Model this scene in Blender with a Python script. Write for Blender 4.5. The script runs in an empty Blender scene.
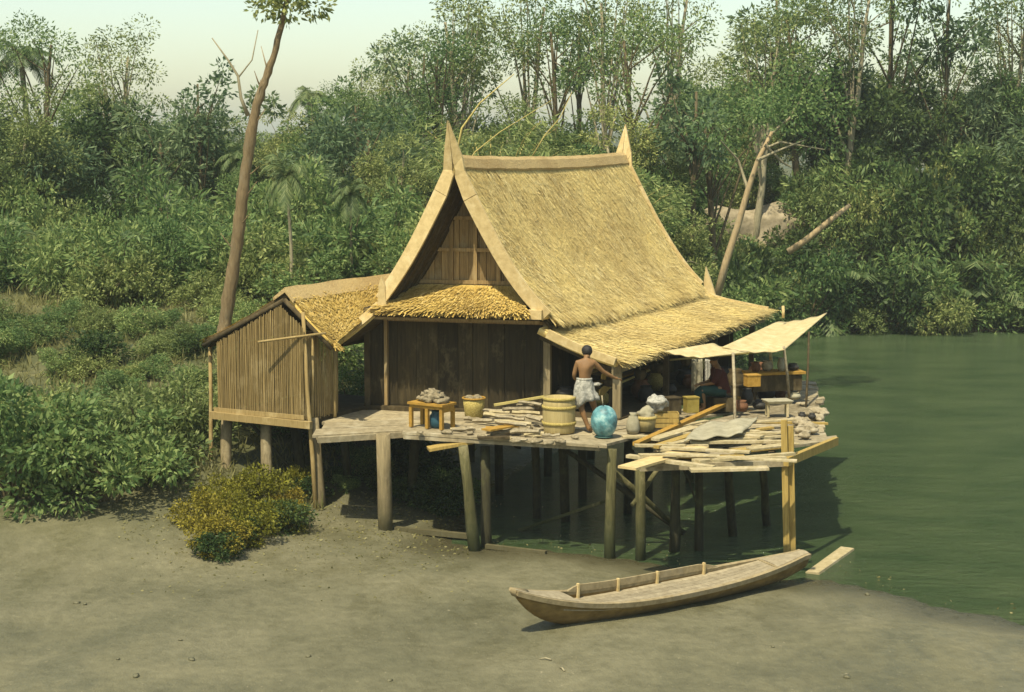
import bpy, math, random
import numpy as np
from mathutils import Vector, Matrix, Quaternion
random.seed(7); rng = np.random.default_rng(7)
SC = bpy.context.scene
COL = SC.collection
R = math.radians
V3 = lambda *a: Vector(a)

# ------------------------------------------------------------------ camera
F, CX, CY, PITCH, CAMZ = 1750.0, 512.0, 346.0, R(6.7), 7.0
cp, sp = math.cos(PITCH), math.sin(PITCH)
cam_d = bpy.data.cameras.new("camera"); cam = bpy.data.objects.new("camera", cam_d); COL.objects.link(cam)
cam.location = (0, 0, CAMZ); cam.rotation_euler = (R(90) - PITCH, 0, 0)
cam_d.sensor_width = 36; cam_d.lens = 36 * F / 1024; cam_d.clip_end = 3000; cam_d.clip_start = .1
SC.camera = cam

def ray(px, py):
    dx = (px - CX) / F; dy = (CY - py) / F
    return dx, cp + dy * sp, -sp + dy * cp
def at(px, py, Y):
    a, b, c = ray(px, py); k = Y / b
    return V3(a * k, Y, CAMZ + c * k)
def gnd(px, py, z=0.0):
    a, b, c = ray(px, py); k = (z - CAMZ) / c
    return V3(a * k, b * k, z)

# ------------------------------------------------------------------ materials
def new_mat(name):
    m = bpy.data.materials.new(name); m.use_nodes = True
    nt = m.node_tree; b = nt.nodes["Principled BSDF"]
    return m, nt, b
def node(nt, t, **kw):
    n = nt.nodes.new(t)
    for k, v in kw.items(): setattr(n, k, v)
    return n
def ramp(nt, stops):
    r = node(nt, "ShaderNodeValToRGB"); e = r.color_ramp.elements
    while len(e) < len(stops): e.new(.5)
    for i, (p, c) in enumerate(stops): e[i].position = p; e[i].color = (*c, 1)
    return r
def mixc(nt, a, b, fac, mode="MIX"):
    n = node(nt, "ShaderNodeMix", data_type="RGBA", blend_type=mode)
    L = nt.links.new
    for s, v in ((6, a), (7, b), (0, fac)):
        if hasattr(v, "is_linked"): L(v, n.inputs[s])
        elif s == 0: n.inputs[0].default_value = v
        else: n.inputs[s].default_value = (*v, 1)
    return n.outputs[2]
def noise(nt, vec, scale, detail=4, rough=.6):
    n = node(nt, "ShaderNodeTexNoise"); n.inputs["Scale"].default_value = scale
    n.inputs["Detail"].default_value = detail; n.inputs["Roughness"].default_value = rough
    if vec is not None: nt.links.new(vec, n.inputs["Vector"])
    return n.outputs["Fac"]
def coords(nt, scale=(1, 1, 1), rot=(0, 0, 0), kind="Object"):
    t = node(nt, "ShaderNodeTexCoord"); mp = node(nt, "ShaderNodeMapping")
    mp.inputs["Scale"].default_value = scale; mp.inputs["Rotation"].default_value = rot
    nt.links.new(t.outputs[kind], mp.inputs["Vector"])
    return mp.outputs["Vector"]
def bump(nt, b, h, strength=.4, dist=.02):
    n = node(nt, "ShaderNodeBump"); n.inputs["Strength"].default_value = strength; n.inputs["Distance"].default_value = dist
    nt.links.new(h, n.inputs["Height"]); nt.links.new(n.outputs[0], b.inputs["Normal"])
def wood(name, dark, light, stain=None, stretch=(9, 9, .9), rough=.85, island=.5, stain_amt=(.52, .72), grain=3.0, tide=None):
    """timber: grain streaks along one axis, board to board variation, weather stains"""
    m, nt, b = new_mat(name)
    v = coords(nt, stretch)
    g = noise(nt, v, grain, 6, .65)
    col = ramp(nt, [(.28, dark), (.72, light)]); nt.links.new(g, col.inputs[0])
    out = col.outputs[0]
    gi = node(nt, "ShaderNodeNewGeometry")
    mr = node(nt, "ShaderNodeMapRange"); mr.inputs["To Min"].default_value = 1 - island; mr.inputs["To Max"].default_value = 1 + island * .6
    nt.links.new(gi.outputs["Random Per Island"], mr.inputs["Value"])
    hs = node(nt, "ShaderNodeHueSaturation"); nt.links.new(out, hs.inputs["Color"]); nt.links.new(mr.outputs[0], hs.inputs["Value"])
    out = hs.outputs[0]
    if stain:
        n2 = noise(nt, coords(nt, (1.4, 1.4, .8)), 2.2, 6, .7)
        r2 = ramp(nt, [(stain_amt[0], (0, 0, 0)), (stain_amt[1], (1, 1, 1))]); nt.links.new(n2, r2.inputs[0])
        out = mixc(nt, out, stain, r2.outputs[0])
    if tide:   # mud and algae left by the tide on the lower part
        gp = node(nt, "ShaderNodeNewGeometry"); sx = node(nt, "ShaderNodeSeparateXYZ"); nt.links.new(gp.outputs["Position"], sx.inputs[0])
        nz = noise(nt, coords(nt), 7, 5, .7); ma = node(nt, "ShaderNodeMath", operation="MULTIPLY_ADD"); nt.links.new(nz, ma.inputs[0]); ma.inputs[1].default_value = -tide[0]; nt.links.new(sx.outputs[2], ma.inputs[2])
        mt = node(nt, "ShaderNodeMapRange"); mt.inputs["From Min"].default_value = tide[1] - tide[0] * .5; mt.inputs["From Max"].default_value = tide[2] - tide[0] * .5; mt.inputs["To Min"].default_value = .85; mt.inputs["To Max"].default_value = 0
        nt.links.new(ma.outputs[0], mt.inputs["Value"]); out = mixc(nt, out, tide[3], mt.outputs[0])
    nt.links.new(out, b.inputs["Base Color"]); b.inputs["Roughness"].default_value = rough
    b.inputs["Specular IOR Level"].default_value = .2
    bump(nt, b, g, .5, .012)
    return m
def straw(name, cols, patch=None, bumpy=True):
    m, nt, b = new_mat(name)
    gi = node(nt, "ShaderNodeNewGeometry")
    r = ramp(nt, [(i / (len(cols) - 1), c) for i, c in enumerate(cols)]); nt.links.new(gi.outputs["Random Per Island"], r.inputs[0])
    out = r.outputs[0]
    n1 = noise(nt, coords(nt), 1.1, 5, .65)
    rr = ramp(nt, [(.35, (0, 0, 0)), (.68, (1, 1, 1))]); nt.links.new(n1, rr.inputs[0])
    if patch: out = mixc(nt, out, patch, rr.outputs[0])
    n2 = noise(nt, coords(nt), 26, 4, .7)
    r2 = ramp(nt, [(.3, (.62, .6, .55)), (.62, (1.08, 1.08, 1.05))]); nt.links.new(n2, r2.inputs[0])
    out = mixc(nt, out, r2.outputs[0], .75, "MULTIPLY")
    n3 = noise(nt, coords(nt, (1, 1, 1)), .75, 6, .7); r3 = ramp(nt, [(.42, (.80, .76, .70)), (.55, (1, 1, 1)), (.72, (1.06, 1.02, .86))]); nt.links.new(n3, r3.inputs[0])
    out = mixc(nt, out, r3.outputs[0], .8, "MULTIPLY")
    nt.links.new(out, b.inputs["Base Color"]); b.inputs["Roughness"].default_value = .75
    b.inputs["Specular IOR Level"].default_value = .15
    if bumpy: bump(nt, b, n2, .6, .03)
    return m
def plain(name, c1, c2, scale=8, rough=.8, bumps=.3, spec=.3):
    m, nt, b = new_mat(name)
    n = noise(nt, coords(nt), scale, 6, .65)
    r = ramp(nt, [(.3, c1), (.7, c2)]); nt.links.new(n, r.inputs[0])
    nt.links.new(r.outputs[0], b.inputs["Base Color"]); b.inputs["Roughness"].default_value = rough
    b.inputs["Specular IOR Level"].default_value = spec
    if bumps: bump(nt, b, n, bumps, .02)
    return m
def leaf(name, a, b_, c):
    """leaves: colour varies leaf to leaf and plant to plant; some light passes through"""
    m, nt, b = new_mat(name)
    gi = node(nt, "ShaderNodeNewGeometry"); oi = node(nt, "ShaderNodeObjectInfo")
    r1 = ramp(nt, [(0, a), (.5, b_), (1, c)]); nt.links.new(gi.outputs["Random Per Island"], r1.inputs[0])
    hs = node(nt, "ShaderNodeHueSaturation"); nt.links.new(r1.outputs[0], hs.inputs["Color"])
    mr = node(nt, "ShaderNodeMapRange"); mr.inputs["To Min"].default_value = .485; mr.inputs["To Max"].default_value = .525
    nt.links.new(oi.outputs["Random"], mr.inputs["Value"]); nt.links.new(mr.outputs[0], hs.inputs["Hue"])
    mv = node(nt, "ShaderNodeMapRange"); mv.inputs["To Min"].default_value = 1.25; mv.inputs["To Max"].default_value = .75
    nt.links.new(oi.outputs["Random"], mv.inputs["Value"]); nt.links.new(mv.outputs[0], hs.inputs["Value"])
    nt.links.new(hs.outputs[0], b.inputs["Base Color"]); b.inputs["Roughness"].default_value = .55
    b.inputs["Specular IOR Level"].default_value = .25
    tr = node(nt, "ShaderNodeBsdfTranslucent"); nt.links.new(hs.outputs[0], tr.inputs["Color"])
    mx = node(nt, "ShaderNodeMixShader"); mx.inputs[0].default_value = .42
    nt.links.new(b.outputs[0], mx.inputs[1]); nt.links.new(tr.outputs[0], mx.inputs[2])
    nt.links.new(mx.outputs[0], nt.nodes["Material Output"].inputs["Surface"])
    return m

M = {}
M["thatch"] = straw("straw thatch", [(.20, .125, .035), (.70, .54, .21), (.80, .65, .29), (.88, .77, .43)], (.78, .62, .25))
M["thatch_yellow"] = straw("yellow straw thatch", [(.20, .125, .03), (.50, .34, .085), (.62, .45, .14), (.72, .56, .24)], (.56, .40, .11))
M["shade_thatch"] = plain("shade darkened thatch", (.035, .026, .012), (.085, .062, .028), 14, .95, .8, .05)  # shade beneath the eaves painted in as a much darker thatch colour
M["ridge"] = straw("ridge matting", [(.36, .26, .12), (.50, .38, .18)], (.42, .31, .15))
M["pale_board"] = wood("pale sun bleached board", (.38, .28, .12), (.58, .45, .22), (.62, .52, .30), (3, 3, 3), island=.25)
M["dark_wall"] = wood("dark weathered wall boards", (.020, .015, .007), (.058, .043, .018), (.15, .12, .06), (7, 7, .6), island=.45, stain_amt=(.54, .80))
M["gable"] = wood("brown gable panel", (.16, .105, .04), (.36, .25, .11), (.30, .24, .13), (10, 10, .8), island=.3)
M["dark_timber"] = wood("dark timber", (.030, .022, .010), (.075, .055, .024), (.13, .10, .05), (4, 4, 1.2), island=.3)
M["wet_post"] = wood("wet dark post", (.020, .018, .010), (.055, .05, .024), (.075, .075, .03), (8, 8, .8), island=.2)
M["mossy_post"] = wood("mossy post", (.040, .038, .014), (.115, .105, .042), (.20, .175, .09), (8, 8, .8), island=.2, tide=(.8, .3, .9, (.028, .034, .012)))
M["post"] = wood("brown timber post", (.12, .095, .050), (.27, .215, .115), (.36, .30, .18), (9, 9, .7), island=.2, tide=(.7, .25, .75, (.060, .056, .026)))  # brown of the timber itself, tide mud low down
M["yellow_post"] = wood("yellow timber post", (.22, .15, .04), (.40, .285, .085), None, (9, 9, .7), island=.2, tide=(.5, .15, .5, (.07, .065, .03)))
M["bamboo"] = wood("split bamboo", (.20, .14, .05), (.34, .25, .105), (.40, .31, .15), (14, 14, 1.2), island=.35)
M["bamboo_pole"] = wood("bamboo pole", (.30, .24, .07), (.48, .40, .15), None, (5, 5, 5), island=.2)
M["deck"] = wood("weathered deck boards", (.16, .13, .075), (.34, .285, .175), (.38, .335, .23), (2, 2, 2), island=.4, grain=5)
M["loose"] = wood("loose sawn board", (.25, .20, .10), (.44, .37, .21), (.48, .41, .27), (2.5, 2.5, 2.5), island=.4, grain=5)
M["orange_wood"] = wood("orange brown wood", (.22, .125, .02), (.40, .235, .045), None, (5, 5, 5), island=.2)
M["barrel"] = wood("pale barrel staves", (.27, .21, .085), (.42, .335, .15), None, (8, 8, .8), island=.3)
M["boat"] = wood("boat planking", (.17, .13, .065), (.34, .275, .155), (.24, .20, .13), (2.2, 2.2, 2.2), island=.2, grain=4)
M["boat_in"] = wood("grey boat floor boards", (.19, .155, .095), (.34, .29, .19), (.22, .19, .125), (2, 2, 2), island=.25, grain=5)
M["boat_hull"] = wood("oiled hull", (.10, .065, .02), (.25, .17, .06), None, (1.5, 1.5, 3), island=.2, tide=(.22, .10, .26, (.075, .066, .036)))
M["basket"] = plain("woven basket", (.20, .15, .03), (.50, .40, .13), 45, .8, .8)
M["cloth_white"] = plain("undyed cloth", (.22, .20, .13), (.36, .33, .23), 5, .9, .3, .1)
M["cloth_grey"] = plain("patterned grey cloth", (.13, .13, .11), (.46, .44, .37), 20, .9, .3, .1)
M["cloth_maroon"] = plain("maroon cloth", (.035, .012, .010), (.075, .024, .018), 6, .9, .3, .1)
M["cloth_teal"] = plain("faded teal cloth", (.012, .030, .026), (.025, .06, .05), 6, .9, .3, .1)
M["mat"] = wood("woven reed awning", (.36, .29, .14), (.50, .42, .23), (.52, .45, .27), (2, 2, 2), island=.2)
M["husk"] = plain("pale husk", (.11, .09, .05), (.34, .285, .185), 11, .95, .6, .1)
M["sack"] = plain("pale sacking", (.16, .13, .08), (.36, .31, .205), 12, .95, .5, .1)
M["stone"] = plain("bleached stone", (.20, .165, .10), (.40, .345, .235), 8, .95, .5, .1)
M["blue_pot"] = plain("dark blue pot", (.015, .05, .07), (.03, .10, .13), 6, .5, .1)
M["clay"] = plain("red clay pot", (.085, .04, .018), (.17, .075, .032), 8, .8, .2)
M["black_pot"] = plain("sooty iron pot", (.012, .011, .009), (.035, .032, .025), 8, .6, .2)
M["yellow_box"] = plain("yellow tin", (.20, .15, .025), (.34, .26, .06), 5, .6, .1)
M["teal_drum"] = plain("teal tin", (.02, .06, .05), (.05, .12, .10), 5, .6, .1)
M["skin"] = plain("brown skin", (.15, .080, .030), (.22, .120, .048), 6, .6, .05)
M["hair"] = plain("black hair", (.008, .007, .006), (.02, .018, .015), 40, .6, .5)
M["bark"] = wood("tan bark", (.22, .16, .085), (.40, .30, .16), (.36, .30, .19), (7, 7, 1.6), island=.1)  # tan colour of the bark itself
M["bark_dark"] = wood("dark bark", (.05, .04, .02), (.14, .11, .055), None, (7, 7, 1.6), island=.1)
M["bark_pale"] = wood("pale bark", (.16, .14, .08), (.34, .30, .19), None, (7, 7, 1.6), island=.1)
M["leaf_mid"] = leaf("mid green leaves", (.060, .115, .032), (.135, .205, .062), (.27, .33, .11))
M["leaf_teal"] = leaf("blue green leaves", (.055, .100, .044), (.115, .175, .078), (.21, .265, .125))
M["leaf_olive"] = leaf("olive leaves", (.085, .120, .032), (.19, .230, .068), (.34, .37, .13))
M["leaf_dark"] = leaf("dark leaves", (.022, .042, .012), (.05, .085, .022), (.11, .15, .04))
M["leaf_yellow"] = leaf("yellow green leaves", (.075, .070, .010), (.20, .175, .022), (.36, .31, .04))
M["leaf_dry"] = leaf("dry grass", (.12, .12, .04), (.22, .20, .075), (.30, .27, .12))
M["palm"] = leaf("palm fronds", (.05, .085, .03), (.10, .15, .055), (.20, .24, .10))

def jar_mat():
    m, nt, b = new_mat("turquoise glazed jar")
    n = noise(nt, coords(nt), 5.5, 5, .65)
    r = ramp(nt, [(.30, (.05, .09, .07)), (.40, (.05, .13, .14)), (.52, (.085, .235, .25)), (.64, (.26, .42, .40)), (.76, (.18, .22, .14))])
    nt.links.new(n, r.inputs[0]); nt.links.new(r.outputs[0], b.inputs["Base Color"]); b.inputs["Roughness"].default_value = .5
    return m
M["jar"] = jar_mat()
def mud_mat():
    m, nt, b = new_mat("river mud and bank soil")
    v = coords(nt)
    n1 = noise(nt, v, .35, 6, .6); n2 = noise(nt, v, 5, 8, .7)
    r = ramp(nt, [(.3, (.095, .091, .050)), (.5, (.124, .116, .065)), (.7, (.160, .147, .086))]); nt.links.new(n1, r.inputs[0])
    r2 = ramp(nt, [(.3, (.70, .70, .66)), (.6, (1.05, 1.05, 1.05)), (.8, (1.25, 1.22, 1.15))]); nt.links.new(n2, r2.inputs[0])
    c = mixc(nt, r.outputs[0], r2.outputs[0], .8, "MULTIPLY")
    n6 = noise(nt, coords(nt, (1, .6, 1)), 1.3, 7, .7); r6 = ramp(nt, [(.36, (.66, .66, .62)), (.52, (1, 1, 1)), (.70, (1.22, 1.2, 1.14))]); nt.links.new(n6, r6.inputs[0])
    c = mixc(nt, c, r6.outputs[0], .25, "MULTIPLY")
    # small pale chips and leaves lying on the mud
    n3 = noise(nt, v, 17, 3, .5); r3 = ramp(nt, [(.70, (0, 0, 0)), (.74, (1, 1, 1))]); nt.links.new(n3, r3.inputs[0])
    c = mixc(nt, c, (.24, .21, .13), r3.outputs[0])
    # soil of the bank, higher up
    gp = node(nt, "ShaderNodeNewGeometry"); sx = node(nt, "ShaderNodeSeparateXYZ"); nt.links.new(gp.outputs["Position"], sx.inputs[0])
    mr = node(nt, "ShaderNodeMapRange"); mr.inputs["From Min"].default_value = .3; mr.inputs["From Max"].default_value = 1.2
    nt.links.new(sx.outputs[2], mr.inputs["Value"])
    nb = noise(nt, v, .5, 5, .65)
    rb = ramp(nt, [(.35, (.045, .055, .02)), (.6, (.10, .10, .04)), (.8, (.19, .17, .085))]); nt.links.new(nb, rb.inputs[0])
    c = mixc(nt, c, rb.outputs[0], mr.outputs[0])
    wz = node(nt, "ShaderNodeMapRange"); wz.inputs["From Min"].default_value = .01; wz.inputs["From Max"].default_value = .085; wz.inputs["To Min"].default_value = 1; wz.inputs["To Max"].default_value = 0
    za = node(nt, "ShaderNodeMath", operation="MULTIPLY_ADD"); nt.links.new(n2, za.inputs[0]); za.inputs[1].default_value = -.09; nt.links.new(sx.outputs[2], za.inputs[2])
    zb = node(nt, "ShaderNodeMath", operation="ADD"); nt.links.new(za.outputs[0], zb.inputs[0]); zb.inputs[1].default_value = .045; nt.links.new(zb.outputs[0], wz.inputs["Value"])
    c = mixc(nt, c, (.055, .050, .026), wz.outputs[0])
    nt.links.new(c, b.inputs["Base Color"])
    wr = node(nt, "ShaderNodeMapRange"); wr.inputs["To Min"].default_value = .72; wr.inputs["To Max"].default_value = .24
    wm_ = node(nt, "ShaderNodeMapRange"); wm_.inputs["From Min"].default_value = .56; wm_.inputs["From Max"].default_value = .40; wm_.inputs["To Max"].default_value = .75; nt.links.new(n6, wm_.inputs["Value"])
    wx = node(nt, "ShaderNodeMath", operation="MAXIMUM"); nt.links.new(wz.outputs[0], wx.inputs[0]); nt.links.new(wm_.outputs[0], wx.inputs[1]); nt.links.new(wx.outputs[0], wr.inputs["Value"])
    nt.links.new(wr.outputs[0], b.inputs["Roughness"]); b.inputs["Specular IOR Level"].default_value = .3
    add = node(nt, "ShaderNodeMath", operation="ADD"); nt.links.new(n2, add.inputs[0]); nt.links.new(n1, add.inputs[1])
    n5 = noise(nt, coords(nt, (1, .55, 1)), 2.3, 7, .68)
    add2 = node(nt, "ShaderNodeMath", operation="MULTIPLY_ADD"); nt.links.new(n5, add2.inputs[0]); add2.inputs[1].default_value = 2.2; nt.links.new(add.outputs[0], add2.inputs[2])
    bump(nt, b, add2.outputs[0], .5, .06)
    return m
M["mud"] = mud_mat()
M["pale_soil"] = plain("bare pale soil", (.15, .125, .075), (.36, .30, .20), 3.5, .95, .8, .1)
def water_mat():
    m, nt, b = new_mat("green river water")
    v = coords(nt, (1, 1.8, 1), (0, 0, R(20)))
    n1 = noise(nt, v, 2.6, 7, .68); n2 = noise(nt, v, .5, 3, .5)
    r = ramp(nt, [(.3, (.042, .076, .026)), (.7, (.082, .118, .046))]); nt.links.new(n2, r.inputs[0])
    nt.links.new(r.outputs[0], b.inputs["Base Color"])
    b.inputs["Roughness"].default_value = .13; b.inputs["IOR"].default_value = 1.33
    bump(nt, b, n1, 1.0, .42)
    return m
M["water"] = water_mat()

# ------------------------------------------------------------------ mesh builder
ORG = {}   # object -> world position of its origin
class MB:
    def __init__(s): s.v = []; s.f = []; s.sm = []
    def add(s, vs, fs, smooth=False):
        o = len(s.v); s.v.extend([tuple(p) for p in vs])
        for f in fs: s.f.append(tuple(i + o for i in f)); s.sm.append(smooth)
        return s
    def hexa(s, p):   # 8 corners: bottom 4 ccw, top 4 ccw
        return s.add(p, [(3, 2, 1, 0), (4, 5, 6, 7), (0, 1, 5, 4), (1, 2, 6, 5), (2, 3, 7, 6), (3, 0, 4, 7)])
    def box(s, c, size, rz=0.0, ry=0.0, rx=0.0):
        from mathutils import Euler
        m = Euler((rx, ry, rz)).to_matrix(); x, y, z = (k / 2 for k in size); c = Vector(c)
        pts = [(-x, -y, -z), (x, -y, -z), (x, y, -z), (-x, y, -z), (-x, -y, z), (x, -y, z), (x, y, z), (-x, y, z)]
        return s.hexa([c + m @ Vector(p) for p in pts])
    def beam(s, a, b, w, h, up=V3(0, 0, 1), taper=1.0, jit=0.0):
        a, b = Vector(a), Vector(b); d = (b - a).normalized(); sd = d.cross(up)
        if sd.length < 1e-4: sd = d.cross(V3(1, 0, 0))
        sd.normalize(); u = sd.cross(d)
        def q(p, k):
            j = lambda: random.uniform(-jit, jit)
            return [p + sd * (x * w / 2 * k + j()) + u * (y * h / 2 * k + j() * .5) for x, y in ((-1, -1), (1, -1), (1, 1), (-1, 1))]
        A, B = q(a, 1), q(b, taper)
        return s.add(A + B, [(0, 1, 2, 3), (7, 6, 5, 4), (0, 4, 5, 1), (1, 5, 6, 2), (2, 6, 7, 3), (3, 7, 4, 0)])
    def tube(s, pts, radii, n=10, cap=True, smooth=True, squash=1.0):
        pts = [Vector(p) for p in pts]
        if not hasattr(radii, "__len__"): radii = [radii] * len(pts)
        vs = []; fs = []; prev = None
        for i, p in enumerate(pts):
            d = (pts[min(i + 1, len(pts) - 1)] - pts[max(i - 1, 0)]).normalized()
            if prev is None:
                e = d.cross(V3(0, 0, 1)); e = d.cross(V3(1, 0, 0)) if e.length < .05 else e
            else: e = prev - d * prev.dot(d)
            e.normalize(); prev = e; g = d.cross(e)
            for k in range(n):
                a = 2 * math.pi * k / n
                vs.append(p + (e * math.cos(a) + g * math.sin(a) * squash) * radii[i])
        for i in range(len(pts) - 1):
            for k in range(n):
                k2 = (k + 1) % n
                fs.append((i * n + k, i * n + k2, (i + 1) * n + k2, (i + 1) * n + k))
        s.add(vs, fs, smooth)
        if cap:
            o = len(s.v) - len(vs)
            s.f.append(tuple(o + k for k in reversed(range(n)))); s.sm.append(False)
            s.f.append(tuple(o + (len(pts) - 1) * n + k for k in range(n))); s.sm.append(False)
        return s
    def lathe(s, c, prof, n=24, smooth=True, wob=0.0, sq=1.0):
        c = Vector(c); vs = []; fs = []
        for j, (r, z) in enumerate(prof):
            for k in range(n):
                a = 2 * math.pi * k / n; w = 1 + random.uniform(-wob, wob)
                vs.append(c + V3(r * w * math.cos(a), r * w * math.sin(a) * sq, z))
        for j in range(len(prof) - 1):
            for k in range(n):
                k2 = (k + 1) % n; fs.append((j * n + k, j * n + k2, (j + 1) * n + k2, (j + 1) * n + k))
        return s.add(vs, fs, smooth)
    def prism(s, poly, d):   # polygon (world points) extruded by vector d
        d = Vector(d); n = len(poly); P = [Vector(p) for p in poly]
        fs = [tuple(reversed(range(n))), tuple(range(n, 2 * n))]
        fs += [(i, (i + 1) % n, n + (i + 1) % n, n + i) for i in range(n)]
        return s.add(P + [p + d for p in P], fs)
    def lump(s, c, r, seed=0, sub=2, amp=.25, sq=(1, 1, 1), rz=0.0):
        import bmesh
        from mathutils import noise as N
        bm = bmesh.new(); bmesh.ops.create_icosphere(bm, subdivisions=sub, radius=1)
        m = Matrix.Rotation(rz, 3, 'Z')
        vs = []
        for v in bm.verts:
            k = 1 + amp * N.noise(v.co * 1.7 + V3(seed * 7.3, seed * 1.7, 0))
            p = v.co * k; vs.append(Vector(c) + m @ V3(p.x * r * sq[0], p.y * r * sq[1], p.z * r * sq[2]))
        fs = [tuple(v.index for v in f.verts) for f in bm.faces]; bm.free()
        return s.add(vs, fs, True)
    def build(s, name, mat, parent=None, origin=None):
        org = ORG[parent.name] if parent else (Vector(origin) if origin is not None else s.base())
        me = bpy.data.meshes.new(name)
        me.from_pydata([(x - org.x, y - org.y, z - org.z) for x, y, z in s.v], [], s.f)
        me.polygons.foreach_set("use_smooth", s.sm); me.update()
        me.materials.append(mat)
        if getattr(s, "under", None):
            me.materials.append(M["shade_thatch"])
            for k in s.under: me.polygons[k].material_index = 1  # underside faces take the painted shade colour
        o = bpy.data.objects.new(name, me); COL.objects.link(o)
        if parent: o.parent = parent
        else: o.location = org
        ORG[o.name] = org.copy()
        return o
    def base(s):
        a = np.array(s.v); lo, hi = a.min(0), a.max(0)
        return V3((lo[0] + hi[0]) / 2, (lo[1] + hi[1]) / 2, lo[2])
def tag(o, label=None, cat=None, group=None, kind=None):
    if label: o["label"] = label
    if cat: o["category"] = cat
    if group: o["group"] = group
    if kind: o["kind"] = kind
    return o
def thing(name, loc, label, cat, group=None):
    o = bpy.data.objects.new(name, None); COL.objects.link(o); o.location = loc; o.empty_display_size = .3
    ORG[o.name] = Vector(loc); return tag(o, label, cat, group)
def copy_thing(o, loc, rz=0, sc=1.0, label=None, group=None, sz=None):
    c = o.copy(); COL.objects.link(c); c.location = loc; c.rotation_euler = (0, 0, rz)
    c.scale = (sc, sc, sz if sz else sc); ORG[c.name] = Vector(loc)
    if label: c["label"] = label
    if group: c["group"] = group
    for ch in o.children:
        d = ch.copy(); COL.objects.link(d); d.parent = c; ORG[d.name] = Vector(loc)
    return c

# ------------------------------------------------------------------ terrain
def interp(x, xs, ys): return float(np.interp(x, xs, ys))
from mathutils import noise as MN
def yfront(x): return interp(x, [-40, -5, -.55, 1.5, 2.9, 4.0, 5.2, 7, 10, 16, 40], [31, 31, 29.8, 29.25, 28.15, 27.6, 27.5, 25.5, 22, 15, 6])
def xbank(Y): return interp(Y, [0, 20, 30, 34, 38, 44, 52, 58, 64, 400], [-1, -1, -.9, -.6, .6, 3.2, 6.2, 8.2, 9.5, 40])
def yfar(x): return 63.5 + .03 * x
def water_s(x, Y):   # > 0 in the water, < 0 on land
    return min(Y - yfront(x) + .28 * MN.noise(V3(x * .9, Y * .4, 5)) + .10 * MN.noise(V3(x * 3.1, Y * 1.2, 8)), x - xbank(Y), yfar(x) - Y)
def smooth(t): t = min(1, max(0, t)); return t * t * (3 - 2 * t)
def terr(x, Y):
    s = water_s(x, Y)
    if s > 0: return -min(.7, .10 * s + .02) + .004
    d = -s
    bank = interp(Y, [26, 30, 32, 35, 39, 44, 55, 80, 140, 400], [.05, .2, .55, 1.2, 2.2, 3.0, 3.4, 4.4, 6.0, 9.0])
    if x < -4: bank += .22 * smooth((-4 - x) / 2) * smooth((Y - 26) / 3) * smooth((40 - Y) / 5)
    land = bank * smooth(d / 5.0) * smooth((Y - 25) / 6 + .0)
    mud = min(.16, .05 * d)
    n = MN.noise(V3(x * .5, Y * .5, 0)) * .05 + MN.noise(V3(x * 1.7, Y * 1.7, 3)) * .02
    return mud + land + n * smooth(d / 1.2)
def build_terrain():
    xs = np.concatenate([[-600, -250, -120, -60, -35, -25], np.arange(-18, 22.01, .35), [25, 30, 40, 60, 120, 250, 600]])
    ys = np.concatenate([[-30, 0, 10, 16], np.arange(19, 46.01, .35), np.arange(47, 72, 1.0), [75, 80, 90, 110, 150, 250, 500, 1200]])
    nx, ny = len(xs), len(ys)
    v = [(float(x), float(y), terr(float(x), float(y))) for y in ys for x in xs]
    f = [(j * nx + i, j * nx + i + 1, (j + 1) * nx + i + 1, (j + 1) * nx + i) for j in range(ny - 1) for i in range(nx - 1)]
    mb = MB(); mb.add(v, f, True)
    return tag(mb.build("ground", M["mud"], None, V3(0, 0, 0)), kind="structure")
build_terrain()
wm = MB(); wm.add([(-3, 2, 0), (300, 2, 0), (300, 67, 0), (-3, 67, 0)], [(0, 1, 2, 3)])
tag(wm.build("water", M["water"], None, V3(0, 0, 0)), kind="structure")

# ------------------------------------------------------------------ the stilt house
AZ = R(27); U = V3(math.sin(AZ), math.cos(AZ), 0)            # along the ridge, away from the camera
Vv = V3(math.cos(R(15)), -math.sin(R(15)), 0)                # along the front gable, to the right
P0 = V3(-1.05, 32.3, 0)
DZ = 1.97                                                    # floor level
def H(w, s, z): p = P0 + Vv * w + U * s; return V3(p.x, p.y, z)
LEN = 7.7

def prof(t, side):
    if side > 0: return 1.78 * t, 6.6 - 2.83 * t - .27 * math.sin(math.pi * t ** 1.25)
    return -1.46 * t, 6.6 - 2.60 * t - .16 * math.sin(math.pi * t ** 1.2)
def sagn(a, t, k): return .035 * MN.noise(V3(a * 5, t * 2.5, k)) * math.sin(math.pi * min(1, a * 6) / 2) 
def roof_right(a, t): w, z = prof(t, 1); return H(w, a * LEN, z + .08 * (2 * a - 1) ** 2 - .02 + sagn(a, t, 1) * 1.3)
def roof_left(a, t): w, z = prof(t, -1); return H(w, a * LEN, z + .06 * (2 * a - 1) ** 2)
def low_right(a, t):
    z = 3.59 + (3.02 - 3.59) * t - .04 * math.sin(math.pi * t) + .24 * a * t + sagn(a, t, 4)
    return H(1.62 + (3.05 - 1.62 + .10 * a) * t, -.02 + a * (LEN + .45), z)
def low_left(a, t):
    return H(-1.34 - 1.06 * t, -.02 + a * (LEN + .2), 4.06 - .86 * t - .03 * math.sin(math.pi * t))

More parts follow.
